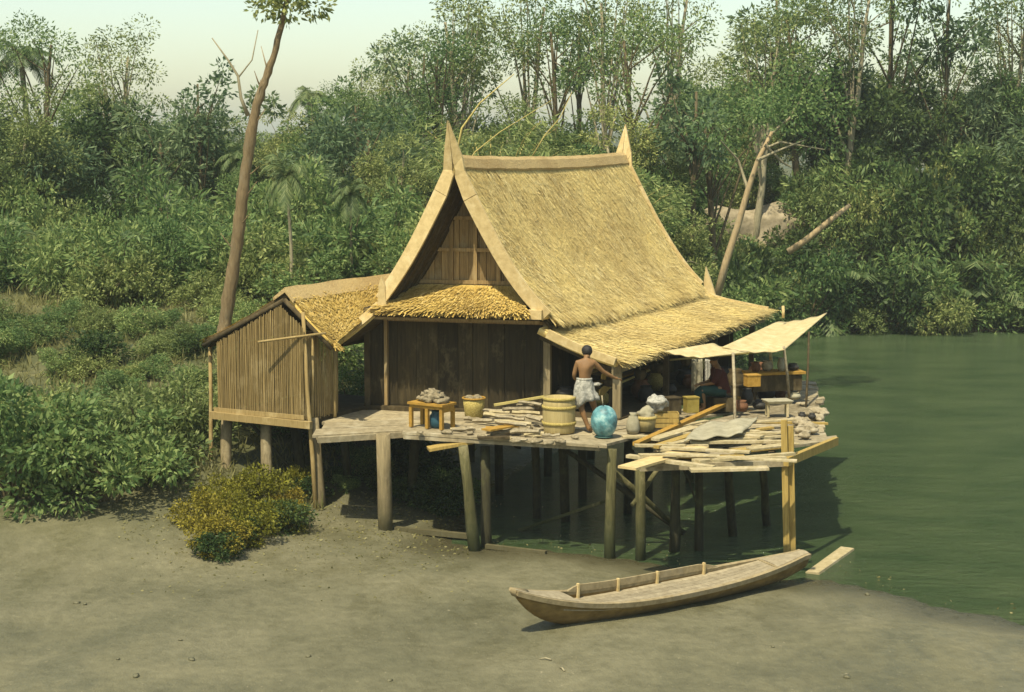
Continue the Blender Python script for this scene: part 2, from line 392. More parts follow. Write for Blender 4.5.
def thatch(S, na, nt_, thick, n_blades, courses, blen, mb=None, fringe=900, bw=(.012, .03), lift=.03, tufts=0, dark_end=False, accent=0):
    """solid roof skin S(a, t) with straw blades laid in overlapping courses and a ragged drip edge"""
    mb = mb or MB()
    top = [[S(i / na, j / nt_) for i in range(na + 1)] for j in range(nt_ + 1)]
    def nrm(a, t):
        e = 1e-3
        da = S(min(a + e, 1), t) - S(max(a - e, 0), t); dt = S(a, min(t + e, 1)) - S(a, max(t - e, 0))
        n = da.cross(dt); n.normalize(); return n if n.z > 0 else -n
    nr = [[nrm(i / na, j / nt_) for i in range(na + 1)] for j in range(nt_ + 1)]
    vs = []; fs = []; W = na + 1; N = W * (nt_ + 1)
    for j in range(nt_ + 1):
        for i in range(W): vs.append(top[j][i] + nr[j][i] * random.uniform(-.012, .012))
    for j in range(nt_ + 1):
        for i in range(W): vs.append(top[j][i] - nr[j][i] * thick)
    for j in range(nt_):
        for i in range(na):
            q = (j * W + i, j * W + i + 1, (j + 1) * W + i + 1, (j + 1) * W + i)
            fs.append(q); fs.append(tuple(N + k for k in reversed(q)))
    for i in range(na):
        fs.append((i, i + 1, N + i + 1, N + i)); k = nt_ * W; fs.append((k + i, k + i + 1, N + k + i + 1, N + k + i))
    for j in range(nt_):
        fs.append((j * W, (j + 1) * W, N + (j + 1) * W, N + j * W)); k = na
        fs.append((j * W + k, (j + 1) * W + k, N + (j + 1) * W + k, N + j * W + k))
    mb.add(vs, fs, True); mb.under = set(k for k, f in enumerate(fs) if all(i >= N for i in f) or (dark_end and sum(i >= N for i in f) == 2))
    La = (S(1, .5) - S(0, .5)).length; Lt = sum((S(.5, (k + 1) / 8) - S(.5, k / 8)).length for k in range(8))
    bv = []; bf = []
    def blade(a, t, ln, fr=False, droop=0):
        n = nrm(a, min(t, 1)); p = S(a, min(t, 1)); dt = ln / Lt
        a2 = a + random.gauss(0, .05 if not fr else .035) * ln / .25 * .8 / La * 1.2
        if fr:
            d = (S(a, 1) - S(a, .95)).normalized(); q = p + d * ln + V3(0, 0, -droop) + U * ((a2 - a) * La)
        else: q = S(min(max(a2, 0), 1), min(t + dt, 1.0)) if t + dt < 1 else p + (S(a, 1) - S(a, .95)).normalized() * ln
        d = (q - p); sd = d.cross(n); sd.normalize(); w = random.uniform(*bw) / 2
        h0 = random.uniform(.0, .012); h1 = random.uniform(.008, lift) * (0 if fr else 1) + .004
        o = len(bv)
        bv.extend([p + sd * w + n * h0, p - sd * w + n * h0, q - sd * w * .5 + n * h1, q + sd * w * .5 + n * h1])
        bf.append((o, o + 1, o + 2, o + 3))
    for _ in range(n_blades):
        c = random.randrange(courses); t = (c + random.gauss(.3, .30)) / courses
        if t < 0 or t > .995: t = random.random() * .98
        blade(random.random(), t, blen * random.uniform(.6, 1.3))
    for _ in range(fringe):
        blade(random.random(), random.uniform(.955, 1.0), random.uniform(.05, .20), True, random.uniform(.0, .08))
    bw = (.018, .042); lift = .05
    for _ in range(accent): blade(random.random(), random.uniform(.01, .96), random.uniform(.09, .20))
    bw = (.03, .065)
    for _ in range(tufts):
        blade(random.random(), random.uniform(.955, .995), random.uniform(.12, .28), True, random.uniform(.03, .14))
    mb.add(bv, bf)
    return mb

house = thing("stilt_house", H(0, 3, 0), "tall thatched stilt house with steep yellow roof and pointed gable ends", "house")
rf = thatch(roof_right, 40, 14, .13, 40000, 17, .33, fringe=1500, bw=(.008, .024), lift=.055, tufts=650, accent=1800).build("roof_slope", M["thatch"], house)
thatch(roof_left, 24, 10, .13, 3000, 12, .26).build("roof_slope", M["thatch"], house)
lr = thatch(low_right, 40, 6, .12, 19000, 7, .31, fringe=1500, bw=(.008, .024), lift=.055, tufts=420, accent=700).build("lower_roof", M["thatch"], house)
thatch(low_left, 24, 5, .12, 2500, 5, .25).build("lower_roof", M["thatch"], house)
# ragged drip of the upper thatch over the lower roof is part of the slope; ridge matting caps it
mb = MB(); n = 30; ring = []
for i in range(n + 1):
    s = -.04 + (LEN + .08) * i / n; zz = 6.62 + .06 * (2 * i / n - 1) ** 2 + random.uniform(-.008, .008)
    ring.append([H(-.17, s, zz - .20), H(-.08, s, zz + .0), H(0, s, zz + .06), H(.08, s, zz + .0), H(.16, s, zz - .17), H(.13, s, zz - .22), H(0, s, zz - .05), H(-.14, s, zz - .23)])
vs = [p for r_ in ring for p in r_]
fs = [(i * 8 + k, i * 8 + (k + 1) % 8, (i + 1) * 8 + (k + 1) % 8, (i + 1) * 8 + k) for i in range(n) for k in range(8)]
fs += [tuple(range(8)), tuple(n * 8 + k for k in range(8))]
mb.add(vs, fs); mb.build("ridge_cap", M["ridge"], rf)

def bargeboard(S, a, side, t0=.02, inner=.17, outer=.09, off=-.045, n=14, parent=None, name="bargeboard", mat="pale_board", th=.05):
    """board that follows the verge of the roof skin S at the gable end a"""
    mb = MB(); dirn = U * (-1 if a == 0 else 1)
    rows = []
    for i in range(n + 1):
        t = t0 + (1 - t0) * i / n; p = S(a, t); e = 1e-2
        tg = (S(a, min(t + e, 1)) - S(a, max(t - e, 0))).normalized(); nn = U.cross(tg); nn.normalize()
        if nn.z < 0: nn = -nn
        rows.append([p + nn * outer + dirn * .012, p - nn * inner * (1.15 - .3 * i / n) + dirn * .012])
    vs = []
    for A, B in rows: vs += [A, B, B + dirn * th, A + dirn * th]
    fs = [(i * 4 + k, i * 4 + (k + 1) % 4, (i + 1) * 4 + (k + 1) % 4, (i + 1) * 4 + k) for i in range(n) for k in range(4)]
    fs += [(0, 1, 2, 3), tuple(n * 4 + k for k in range(4))]
    mb.add(vs, fs); return mb.build(name, M[mat], parent or house)
for a in (0, 1):
    bargeboard(roof_right, a, 1, .203); bargeboard(roof_left, a, -1, .203)
bargeboard(low_right, 0, 1, .12, .08, .07); bargeboard(low_left, 0, -1, .12, .08, .07); bargeboard(low_right, 1, 1, .12, .08, .07)
# pointed finials leaning out over both gables
def finial(a, sgn):
    off = U * (sgn * .012)
    def pts_of(S, t):
        p = S(a, t); e = 1e-2; tg = (S(a, t + e) - S(a, max(t - e, 0))).normalized(); nn = U.cross(tg); nn.normalize()
        if nn.z < 0: nn = -nn
        k = .5 + .5 * min(1, t / .2); return p + nn * .09, p - nn * .196 * k
    c = H(0, a * LEN, 0); rows = []
    for t in (.20, .14, .08):
        rows.append(pts_of(roof_left, t))
    L = [(-.155, 6.74, -.03, 6.46), (-.115, 6.92, -.02, 6.52), (-.062, 7.14, -.015, 6.62), (-.015, 7.36, 0, 7.34)]
    for w, z, w2, z2 in L: rows.append((c + Vv * w + V3(0, 0, z), c + Vv * w2 + V3(0, 0, z2)))
    for w, z, w2, z2 in ((.06, 7.12, .0, 6.62), (.125, 6.90, .02, 6.52), (.185, 6.70, .04, 6.46)): rows.append((c + Vv * w + V3(0, 0, z), c + Vv * w2 + V3(0, 0, z2)))
    for t in (.08, .14, .20): rows.append(pts_of(roof_right, t))
    d = U * (sgn * .05); vs = []
    for A, B in rows:
        A = A + off + U * (sgn * max(0, A.z - 6.55) * .24); B = B + off + U * (sgn * max(0, B.z - 6.55) * .24); vs += [A, B, B + d, A + d]
    n = len(rows) - 1
    fs = [(i * 4 + k, i * 4 + (k + 1) % 4, (i + 1) * 4 + (k + 1) % 4, (i + 1) * 4 + k) for i in range(n) for k in range(4)] + [(0, 1, 2, 3), tuple(n * 4 + k for k in range(4))]
    MB().add(vs, fs).build("finial", M["pale_board"], house)
finial(0, -1); finial(1, 1)
# small pointed boards that close the lower verges
mb = MB(); p = low_left(0, .04) - U * .1
mb.prism([p + V3(-.07, 0, -.1), p + V3(.09, 0, -.1), p + V3(.06, 0, .28), p + V3(-.0, 0, .46), p + V3(-.05, 0, .3)], U * .05); mb.build("verge_horn", M["pale_board"], house)
mb = MB(); p = low_right(1, .12) + U * .02
mb.prism([p + V3(-.05, 0, -.1), p + V3(.20, 0, -.1), p + V3(.10, 0, .22), p + V3(-.06, 0, .66), p + V3(-.10, 0, .3)], U * .06); mb.build("verge_horn", M["pale_board"], house)

# walls: front wall line s = .5, wide dark boards
SW = .55; WL, WR = -2.02, 1.50
def board_wall(A, B, z0, z1, w=.2, th=.035, mb=None, lean=0.0, zt=None):
    mb = mb or MB(); d = B - A; L = d.length; d.normalize(); k = 0.0
    while k < L - .02:
        ww = min(w * random.uniform(.75, 1.25), L - k)
        a = A + d * (k + .004); b = A + d * (k + ww - .004); off = d.cross(V3(0, 0, 1)) * random.uniform(-.006, .006)
        za = zt(k) if zt else z1; zb = zt(k + ww) if zt else z1
        nn = d.cross(V3(0, 0, 1)) * th
        lo, hi = z0 + random.uniform(-.02, .02), 0
        mb.hexa([V3(a.x, a.y, lo) + off, V3(b.x, b.y, lo) + off, V3(b.x, b.y, lo) + off - nn, V3(a.x, a.y, lo) + off - nn,
                 V3(a.x, a.y, za) + off, V3(b.x, b.y, zb) + off, V3(b.x, b.y, zb) + off - nn, V3(a.x, a.y, za) + off - nn])
        k += ww
    return mb
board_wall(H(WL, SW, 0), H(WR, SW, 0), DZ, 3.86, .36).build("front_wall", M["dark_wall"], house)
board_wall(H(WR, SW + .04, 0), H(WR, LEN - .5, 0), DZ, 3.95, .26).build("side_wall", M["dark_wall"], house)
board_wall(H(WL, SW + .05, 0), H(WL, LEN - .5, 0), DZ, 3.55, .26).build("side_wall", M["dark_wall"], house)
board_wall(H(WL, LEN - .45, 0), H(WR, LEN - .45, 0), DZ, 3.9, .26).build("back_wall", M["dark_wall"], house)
# gable panel with frame battens
def gab_z(w):
    lo, hi = 0.0, 1.0; side = 1 if w > 0 else -1
    for _ in range(30):
        m_ = (lo + hi) / 2
        if abs(prof(m_, side)[0]) < abs(w): lo = m_
        else: hi = m_
    return prof(lo, side)[1] - .20
def gable(s, nm):
    A, B = H(-1.5, s, 0), H(1.5, s, 0)
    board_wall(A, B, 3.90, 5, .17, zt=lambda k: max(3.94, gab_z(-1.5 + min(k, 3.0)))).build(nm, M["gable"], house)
GS = .80
gable(GS, "gable_panel"); gable(LEN - .45, "gable_panel")
mb = MB(); f = GS - .035
def gw(z):  # half widths available at height z
    r_ = [w for w in np.linspace(0, 1.6, 80) if gab_z(w) > z]; l_ = [w for w in np.linspace(0, 1.6, 80) if gab_z(-w) > z]
    return (-(l_[-1] if l_ else 0), r_[-1] if r_ else 0)
for z in (4.25, 4.34, 4.95, 5.55):
    l, r = gw(z); mb.beam(H(l - .03, f, z), H(r + .03, f, z), .05, .07)
for w, zt in ((-.45, 5.5), (.02, 6.2), (.48, 5.4)): mb.beam(H(w, f - .01, 4.3), H(w, f - .01, zt), .05, .07, up=Vv)
mb.build("gable_frame", M["gable"], house)
# battens under the front overhang
mb = MB()
for t in (.2, .34, .48, .62, .76, .9):
    for sd_, S in ((1, roof_right), (-1, roof_left)):
        p = S(0, t); q = H(0, 0, 0); nn = V3(0, 0, -.19); mb.beam(p + nn + U * .04, p + nn + U * (GS + .3), .05, .05)
for S in (roof_left, roof_right):
    for sft in (.16, .40, .66):
        pts = [S(0, t) + V3(0, 0, -.27) + U * sft for t in np.linspace(.08, 1, 8)]
        for a, b in zip(pts, pts[1:]): mb.beam(a, b, .05, .05)
mb.build("roof_batten", M["dark_timber"], house)
# pent skirt of loose straw across the gable
def skirt(a, t):
    wl = -1.12 - .42 * t; wr = .80 + .66 * t
    return H(wl + (wr - wl) * a, GS - .06 - .88 * t, 4.28 - .40 * t - .03 * math.sin(math.pi * t))
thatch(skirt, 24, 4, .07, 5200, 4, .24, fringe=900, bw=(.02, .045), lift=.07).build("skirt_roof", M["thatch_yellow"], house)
mb = MB()
mb.beam(H(-1.78, -.02, 3.80), H(1.62, -.02, 3.80), .09, .15); mb.build("tie_beam", M["dark_timber"], house)
mb = MB(); mb.beam(H(-1.76, .02, 3.69), H(1.60, .02, 3.69), .06, .05); mb.beam(H(-1.9, SW - .04, 3.62), H(1.5, SW - .04, 3.62), .05, .06); mb.build("wall_plate", M["gable"], house)
mb = MB(); mb.beam(H(1.44, -.08, 3.84), H(1.70, -.08, 3.84), .16, .17); mb.build("beam_end", M["pale_board"], house)
mb = MB(); mb.beam(H(-1.78, .03, 3.82), H(-1.78, SW + .2, 3.82), .09, .12); mb.build("bracket", M["dark_timber"], house)
mb = MB(); mb.beam(H(1.58, .04, 3.82), H(1.58, SW + .2, 3.82), .09, .12); mb.build("bracket", M["dark_timber"], house)
# corner and verandah posts
mb = MB(); mb.beam(H(1.56, SW - .10, DZ), H(1.56, SW - .10, 3.72), .13, .13, up=Vv); mb.build("corner_post", M["post"], house)
mb = MB(); mb.beam(H(WL + .03, SW - .08, DZ), H(WL + .03, SW - .08, 3.72), .11, .11, up=Vv); mb.build("corner_post", M["dark_timber"], house)
mb = MB(); mb.beam(H(-1.62, SW - .07, DZ), H(-1.62, SW - .07, 3.68), .10, .06, up=Vv); mb.build("wall_stud", M["gable"], house)
VX = 2.98
for i, s in enumerate((.22, 2.6, 5.2, 7.6)):
    mb = MB(); mb.beam(H(VX, s, DZ - .1), H(VX, s, 3.02 + .02 * s), .15 if i == 0 else .11, .15 if i == 0 else .11, up=Vv)
    mb.build("verandah_post", M["post"] if i == 0 else M["dark_timber"], house)
mb = MB(); mb.beam(H(VX - .06, -.0, 2.95), H(VX + .0, LEN + .35, 3.13), .08, .12); mb.build("eave_beam", M["dark_timber"], house)
mb = MB(); dn = V3(0, 0, -.20)
for i in range(6): mb.beam(low_right(i / 6, .955) + dn, low_right((i + 1) / 6 - .002, .955) + dn, .035, .15)
mb.build("fascia", M["post"], house)
mb = MB()
for k in range(9): s = .15 + k * .95; mb.beam(H(1.55, s, 3.40), H(2.98, s, 2.80 + .024 * s), .05, .07)
mb.build("rafter", M["dark_timber"], house)
# floor of house and verandah
mb = MB(); mb.prism([H(WL - .05, SW - .1, DZ - .14), H(3.10, .02, DZ - .14), H(3.10, LEN, DZ - .14), H(WL - .05, LEN, DZ - .14)], V3(0, 0, .13)); mb.build("floor", M["dark_timber"], house)
mb = MB()
for s in (.3, 2.2, 4.2, 6.2, 7.5): mb.beam(H(WL, s, DZ - .24), H(2.9, s, DZ - .24), .12, .18)
mb.build("floor_joist", M["dark_timber"], house)
for s in (2.2, 4.4, 6.6):
    for w in (-1.9, -.2, 1.5, 2.8):
        p = H(w, s, 0); g = min(terr(p.x, p.y), 0.3) - .3
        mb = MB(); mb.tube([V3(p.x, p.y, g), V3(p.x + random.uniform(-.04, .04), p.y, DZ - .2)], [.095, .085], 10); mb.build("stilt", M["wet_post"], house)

# ------------------------------------------------------------------ bamboo shed on the left
shed = thing("bamboo_shed", V3(-4.6, 32.6, .5), "low shed of split bamboo on stilts with a thatched roof, left of the tall house", "shed")
A0 = gnd(218, 413, 1.95); A1 = gnd(304, 421, 1.95); A0.z = A1.z = 0
dS = (A1 - A0).normalized(); nS = dS.cross(V3(0, 0, 1))      # nS points to the camera
US = U.copy()
R0 = at(286, 292, 31.75); R1 = R0 + US * 4.3
E0 = at(333, 342, 31.35); Lf0 = at(205, 339, 32.55)
def shed_right(a, t):
    a = a * (1 - .95 * t)
    return R0.lerp(R1, a).lerp(E0 + (R1 - R0) * a, t) + V3(0, 0, -.05 * math.sin(math.pi * t))
def shed_left(a, t): return R0.lerp(R1, a).lerp(Lf0 + (R1 - R0) * a, t) + V3(0, 0, -.04 * math.sin(math.pi * t))
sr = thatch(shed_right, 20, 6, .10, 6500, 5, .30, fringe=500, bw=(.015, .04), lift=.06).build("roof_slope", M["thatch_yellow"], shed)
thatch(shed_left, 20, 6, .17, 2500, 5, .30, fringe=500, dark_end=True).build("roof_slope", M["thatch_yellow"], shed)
mb = MB(); pr = R1 - R0
pts = []
for a in np.linspace(-.01, 1, 12):
    c = R0 + pr * a + V3(0, 0, random.uniform(-.01, .015)); k = (E0 - R0).normalized(); l = (Lf0 - R0).normalized()
    pts.append([c + l * .30 + V3(0, 0, .03), c + V3(0, 0, .09), c + k * .26 + V3(0, 0, .03), c + k * .24 - V3(0, 0, .03), c + V3(0, 0, .0), c + l * .28 - V3(0, 0, .03)])
vs = [p for r_ in pts for p in r_]; fs = [(i * 6 + k, i * 6 + (k + 1) % 6, (i + 1) * 6 + (k + 1) % 6, (i + 1) * 6 + k) for i in range(11) for k in range(6)] + [tuple(range(6))]
mb.add(vs, fs); mb.build("ridge_cap", M["ridge"], sr)
# dark verge poles and rafters of the gable end
mb = MB()
for q, o in ((Lf0, .02), (E0, .02)):
    mb.tube([R0 - US * .05 + V3(0, 0, -.14), q - US * .05 + V3(0, 0, -.12)], [.045, .04], 8)
mb.build("verge_pole", M["dark_timber"], shed)
mb = MB(); mb.tube([at(258, 342, 31.4), at(326, 333, 31.3)], .022, 8)
mb.build("roof_pole", M["bamboo"], shed)
def bamboo_wall(A, B, z0, ztop, w=.022, battens=(), name="front_wall"):
    mb = MB(); d = B - A; L = d.length; d = d.normalized(); n = d.cross(V3(0, 0, 1)); k = 0
    while k < L:
        ww = w * random.uniform(.7, 1.3); c = A + d * (k + ww / 2); zt = ztop(k / L) + random.uniform(-.03, .02); zb = z0 + random.uniform(-.03, .03)
        j = d * random.uniform(-.008, .008)
        mb.tube([V3(c.x, c.y, zb) + n * random.uniform(-.01, .01), V3(c.x, c.y, (zb + zt) / 2) + j + n * .004, V3(c.x, c.y, zt) + n * random.uniform(-.012, .012)], [ww * .56] * 3, 6, False, True, .6)
        k += ww
    return mb.build(name, M["bamboo"], shed)
def zfront(k):
    p = A0.lerp(A1, k); c = (p - Lf0).dot(dS) / (R0 - Lf0).dot(dS)
    zz = Lf0.z + (R0.z - Lf0.z) * c if c < 1 else R0.z + (E0.z - R0.z) * (c - 1) * 1.6
    return zz - .22
bamboo_wall(A0, A1, 1.93, zfront)
A2 = A1 + US * 1.15
bamboo_wall(A1 + US * .03, A2, 1.95, lambda k: 3.5, name="side_wall")
A3 = A0 + US * 3.4; bamboo_wall(A3, A0 + US * .03, 1.95, lambda k: 3.2, .06, name="side_wall")
mb = MB()
for z, c in ((2.02, .05),):
    mb.beam(V3(A0.x, A0.y, z) + nS * .05 - dS * .05, V3(A1.x, A1.y, z) + nS * .05 + dS * .04, .03, c * 1.6)
mb.build("batten", M["bamboo"], shed)
mb = MB(); mb.beam(V3(A0.x, A0.y, 1.92) + nS * .09 - dS * .1, V3(A1.x, A1.y, 1.90) + nS * .09 + dS * .22, .09, .13); mb.build("sill_beam", M["bamboo"], shed)
mb = MB(); mb.prism([V3(A0.x, A0.y, 1.84), V3(A1.x, A1.y, 1.84), V3(A1.x, A1.y, 1.84) + US * 3.2, V3(A0.x, A0.y, 1.84) + US * 3.2], V3(0, 0, .1)); mb.build("floor", M["dark_timber"], shed)
def stake(px0, py0, Y0, px1, py1, Y1, r0, r1, mat, parent, name="stilt", n=10):
    a, b = at(px0, py0, Y0), at(px1, py1, Y1); b2 = b + (b - a).normalized() * .35; m_ = (a + b2) / 2 + V3(random.uniform(-.02, .02), 0, 0)
    mb = MB(); mb.tube([a, a.lerp(b2, .33) + V3(random.uniform(-.015, .015), 0, 0), a.lerp(b2, .66) + V3(random.uniform(-.015, .015), 0, 0), b2], [r0, r0 * 1.04, r1 * .98, r1], n)
    return mb.build(name, M[mat], parent)
stake(227, 414, 32.55, 226, 474, 32.3, .105, .105, "post", shed)
stake(266, 418, 32.0, 267, 476, 31.8, .10, .11, "post", shed)
stake(294, 420, 33.0, 303, 480, 32.6, .10, .10, "wet_post", shed)
stake(313, 418, 31.55, 321, 521, 31.3, .10, .12, "post", shed)
stake(303, 312, 31.45, 316, 518, 31.2, .035, .045, "bamboo", shed, "corner_pole", 8)
stake(312, 335, 31.6, 312, 424, 31.5, .03, .03, "bamboo", shed, "corner_pole", 8)
stake(210, 345, 32.7, 212, 475, 32.4, .035, .04, "bamboo", shed, "corner_pole", 8)
stake(246, 418, 33.2, 292, 470, 32.3, .035, .03, "wet_post", shed, "brace", 8)
stake(335, 350, 32.25, 335, 418, 32.2, .04, .04, "bamboo", shed, "corner_pole", 8)

# ------------------------------------------------------------------ decks
deck = thing("timber_deck", gnd(590, 440, 1.5), "weathered plank deck on crooked posts in front of the house, cluttered with goods", "deck")
def planks(P, Q, P2, Q2, n, z, th=.045, gap=.012, over=.06, mat="deck", name="decking", parent=None, skip=()):
    """boards running from edge P-Q to edge P2-Q2"""
    mb = MB()
    for i in range(n):
        if i in skip: continue
        a, b = i / n, (i + 1) / n
        p0, p1 = P.lerp(P2, a), P.lerp(P2, b); q0, q1 = Q.lerp(Q2, a), Q.lerp(Q2, b)
        d = (q0 - p0).normalized(); e = (p1 - p0).normalized() * gap
        k0, k1 = random.uniform(-over, over), random.uniform(-over, over); zz = random.uniform(-.012, .012)
        c = [p0 + e - d * k0, q0 + e + d * k1, q1 - e + d * k1, p1 - e - d * k0]
        c = [V3(p.x, p.y, z - th + zz) for p in c]
        mb.hexa(c + [p + V3(0, 0, th) for p in c])
    return mb.build(name, M[mat], parent or deck)
# long planks along the front
g = lambda x, y, z=1.93: gnd(x, y, z)
planks(g(402, 433), g(610, 447), g(412, 412), g(604, 414), 7, 1.945)
planks(g(600, 446), g(662, 430), g(585, 415), g(640, 412), 3, 1.935)
# walkway between shed and deck
planks(g(318, 436, 1.86), g(410, 431, 1.86), g(332, 411, 1.86), g(415, 410, 1.86), 4, 1.87, over=.12)
# right-hand drying stage
planks(g(640, 466, 1.86), g(832, 440, 1.86), g(690, 424, 1.86), g(818, 397, 1.86), 11, 1.86, over=.15)
planks(g(652, 424, 1.84), g(822, 399, 1.84), g(742, 374, 1.84), g(812, 381, 1.84), 9, 1.84, over=.1)
board_wall(H(1.55, LEN - .6, 0), H(2.75, LEN - .6, 0), DZ, 3.2, .22).build("end_wall", M["dark_wall"], house)
mb = MB(); mb.beam(g(318, 440, 1.80), g(412, 434, 1.80), .10, .10); mb.beam(g(404, 437, 1.86), g(600, 449, 1.86), .06, .06); mb.build("edge_beam", M["deck"], deck)
mb = MB(); mb.beam(g(640, 468, 1.76), g(788, 463, 1.78), .08, .1); mb.build("edge_beam", M["deck"], deck)
mb = MB(); mb.beam(g(786, 462, 1.82), g(836, 441, 1.82), .09, .14); mb.build("edge_beam", M["yellow_post"], deck)
mb = MB()
for a, b in (((430, 438), (440, 415)), ((470, 443), (478, 415)), ((535, 445), (535, 415)), ((590, 447), (585, 415)), ((650, 460), (690, 425)), ((720, 460), (750, 412)), ((770, 458), (790, 400))):
    mb.beam(g(*a, 1.80), g(*b, 1.80), .09, .1)
mb.build("joist", M["dark_timber"], deck)
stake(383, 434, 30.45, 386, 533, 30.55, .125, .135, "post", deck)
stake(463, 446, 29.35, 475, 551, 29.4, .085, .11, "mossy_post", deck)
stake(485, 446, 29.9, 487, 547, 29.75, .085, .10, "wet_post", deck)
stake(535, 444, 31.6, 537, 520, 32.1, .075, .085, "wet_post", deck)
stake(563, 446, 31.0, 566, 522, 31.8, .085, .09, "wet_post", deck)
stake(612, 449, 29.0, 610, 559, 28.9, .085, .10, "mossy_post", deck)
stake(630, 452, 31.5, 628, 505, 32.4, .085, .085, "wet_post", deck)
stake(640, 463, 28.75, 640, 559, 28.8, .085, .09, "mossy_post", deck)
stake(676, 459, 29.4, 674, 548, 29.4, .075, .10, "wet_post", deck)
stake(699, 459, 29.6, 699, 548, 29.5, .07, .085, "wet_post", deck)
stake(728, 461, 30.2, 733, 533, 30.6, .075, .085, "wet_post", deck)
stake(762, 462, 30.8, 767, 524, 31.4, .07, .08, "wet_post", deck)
mb = MB()
a, b = at(784, 420, 28.15), at(788, 574, 28.05); mb.beam(a, b + V3(0, 0, -.3), .085, .10, up=Vv)
a, b = at(790.5, 426, 28.2), at(794, 574, 28.1); mb.beam(a, b + V3(0, 0, -.3), .07, .10, up=Vv); mb.build("corner_post", M["yellow_post"], deck)
stake(566, 450, 30.9, 668, 522, 30.0, .05, .055, "wet_post", deck, "brace", 8)
stake(612, 470, 29.3, 668, 520, 29.9, .05, .05, "mossy_post", deck, "brace", 8)
stake(660, 466, 29.2, 643, 490, 28.9, .04, .04, "mossy_post", deck, "brace", 8)
stake(680, 462, 29.4, 696, 500, 29.5, .02, .02, "wet_post", deck, "brace", 8)
stake(344, 438, 32.6, 350, 505, 33.0, .08, .08, "wet_post", deck)
stake(415, 436, 32.0, 412, 500, 32.6, .09, .09, "wet_post", deck)
mb = MB(); a, b = gnd(521, 530, .03), at(603, 502, 29.7); mb.beam(a, b, .16, .05)
tag(mb.build("mossy_plank", M["mossy_post"]), "mossy plank slanting down into the green water under the deck", "plank")
mb = MB(); a, b = at(428, 449, 29.75), at(472, 441, 29.9); mb.beam(a, b, .30, .05)
tag(mb.build("loose_board", M["yellow_post"]), "short yellowish board jutting out beneath the front edge of the deck", "board")
mb = MB(); mb.beam(gnd(395, 529, .12), gnd(468, 536, .08), .10, .09); tag(mb.build("log", M["post"]), "thin log lying on the mud between two front posts", "log")
mb = MB(); mb.beam(gnd(486, 546, .06), gnd(546, 553, .05), .09, .07); tag(mb.build("driftwood", M["post"]), "thin stick of driftwood on the mud at the edge of the water", "driftwood")

# ------------------------------------------------------------------ goods on the deck
DK = 1.952
def item(name, px, py, label, cat, z=DK, group=None): return thing(name, gnd(px, py, z), label, cat, group)
# yellow table
c = gnd(432, 427, DK); tb = thing("low_table", c, "low orange brown wooden table with husks heaped on its top", "table")
ang = R(-33)
def TL(x, y, z): m = Matrix.Rotation(ang, 3, 'Z'); return c + m @ V3(x, y, z)
def tbox(x0, x1, y0, y1, z0, z1, mb): return mb.hexa([TL(x0, y0, z0), TL(x1, y0, z0), TL(x1, y1, z0), TL(x0, y1, z0), TL(x0, y0, z1), TL(x1, y0, z1), TL(x1, y1, z1), TL(x0, y1, z1)])
tbox(-.38, .38, -.22, .22, .41, .45, MB()).build("table_top", M["orange_wood"], tb)
m_ = MB(); tbox(-.35, .35, -.19, -.165, .355, .407, m_); tbox(-.35, .35, .165, .19, .355, .407, m_); tbox(.33, .355, -.16, .16, .30, .407, m_); tbox(-.355, -.33, -.16, .16, .355, .407, m_); m_.build("apron", M["orange_wood"], tb)
for x, y in ((-.33, -.17), (.33, -.17), (.33, .17), (-.33, .17), (.02, -.17)): tbox(x - .03, x + .03, y - .03, y + .03, 0, .352, MB()).build("leg", M["orange_wood"], tb)
k = 0
for lay, (nn, rr) in enumerate(((13, .30), (8, .20), (3, .07))):
    for i in range(nn):
        a = 2 * math.pi * i / nn + lay + random.uniform(-.2, .2); rr2 = rr * random.uniform(.7, 1.12); p = TL(rr2 * math.cos(a) * 1.0 + .02, rr2 * .50 * math.sin(a), .45 + .045 + lay * .062 + random.uniform(-.01, .015))
        o = MB().lump(p, random.uniform(.05, .09), k, 2, .95, (1.3, .85, .66), random.random() * 3).build("coconut_husk", M["husk"])
        tag(o, "pale dried husk in the heap on the orange brown table", "husk", "husks heaped on the table"); k += 1
p = TL(.08, .03, 0); pot = MB().lathe(p, [(.09, 0), (.12, .03), (.135, .12), (.12, .21), (.085, .26), (.10, .29), (.09, .30), (.07, .26), (.0, .05)], 20).build("pot", M["blue_pot"])
tag(pot, "dark blue pot standing underneath the orange brown table", "pot")
# basket
p = gnd(474, 418, DK); bk = thing("basket", p, "round yellow woven basket beside the orange brown table", "basket")
MB().lathe(p, [(.0, .015), (.14, 0), (.16, .02), (.185, .2), (.205, .36), (.195, .36), (.17, .2), (.14, .04), (.0, .03)], 28, wob=.015).build("basket_body", M["basket"], bk)
MB().tube([p + V3(.205 * math.cos(a), .205 * math.sin(a), .37) for a in np.linspace(0, 2 * math.pi, 25)], .018, 8).build("rim", M["orange_wood"], bk)
for i in range(6):
    a = i * 1.05; q = p + V3(.10 * math.cos(a), .10 * math.sin(a), .36 + (i % 2) * .02)
    tag(MB().lump(q, .06, i + 40, 2, .4, (1.2, 1, .8), a).build("coconut_husk", M["husk"]), "pale husk lying in the yellow woven basket", "husk", "husks in the woven basket")
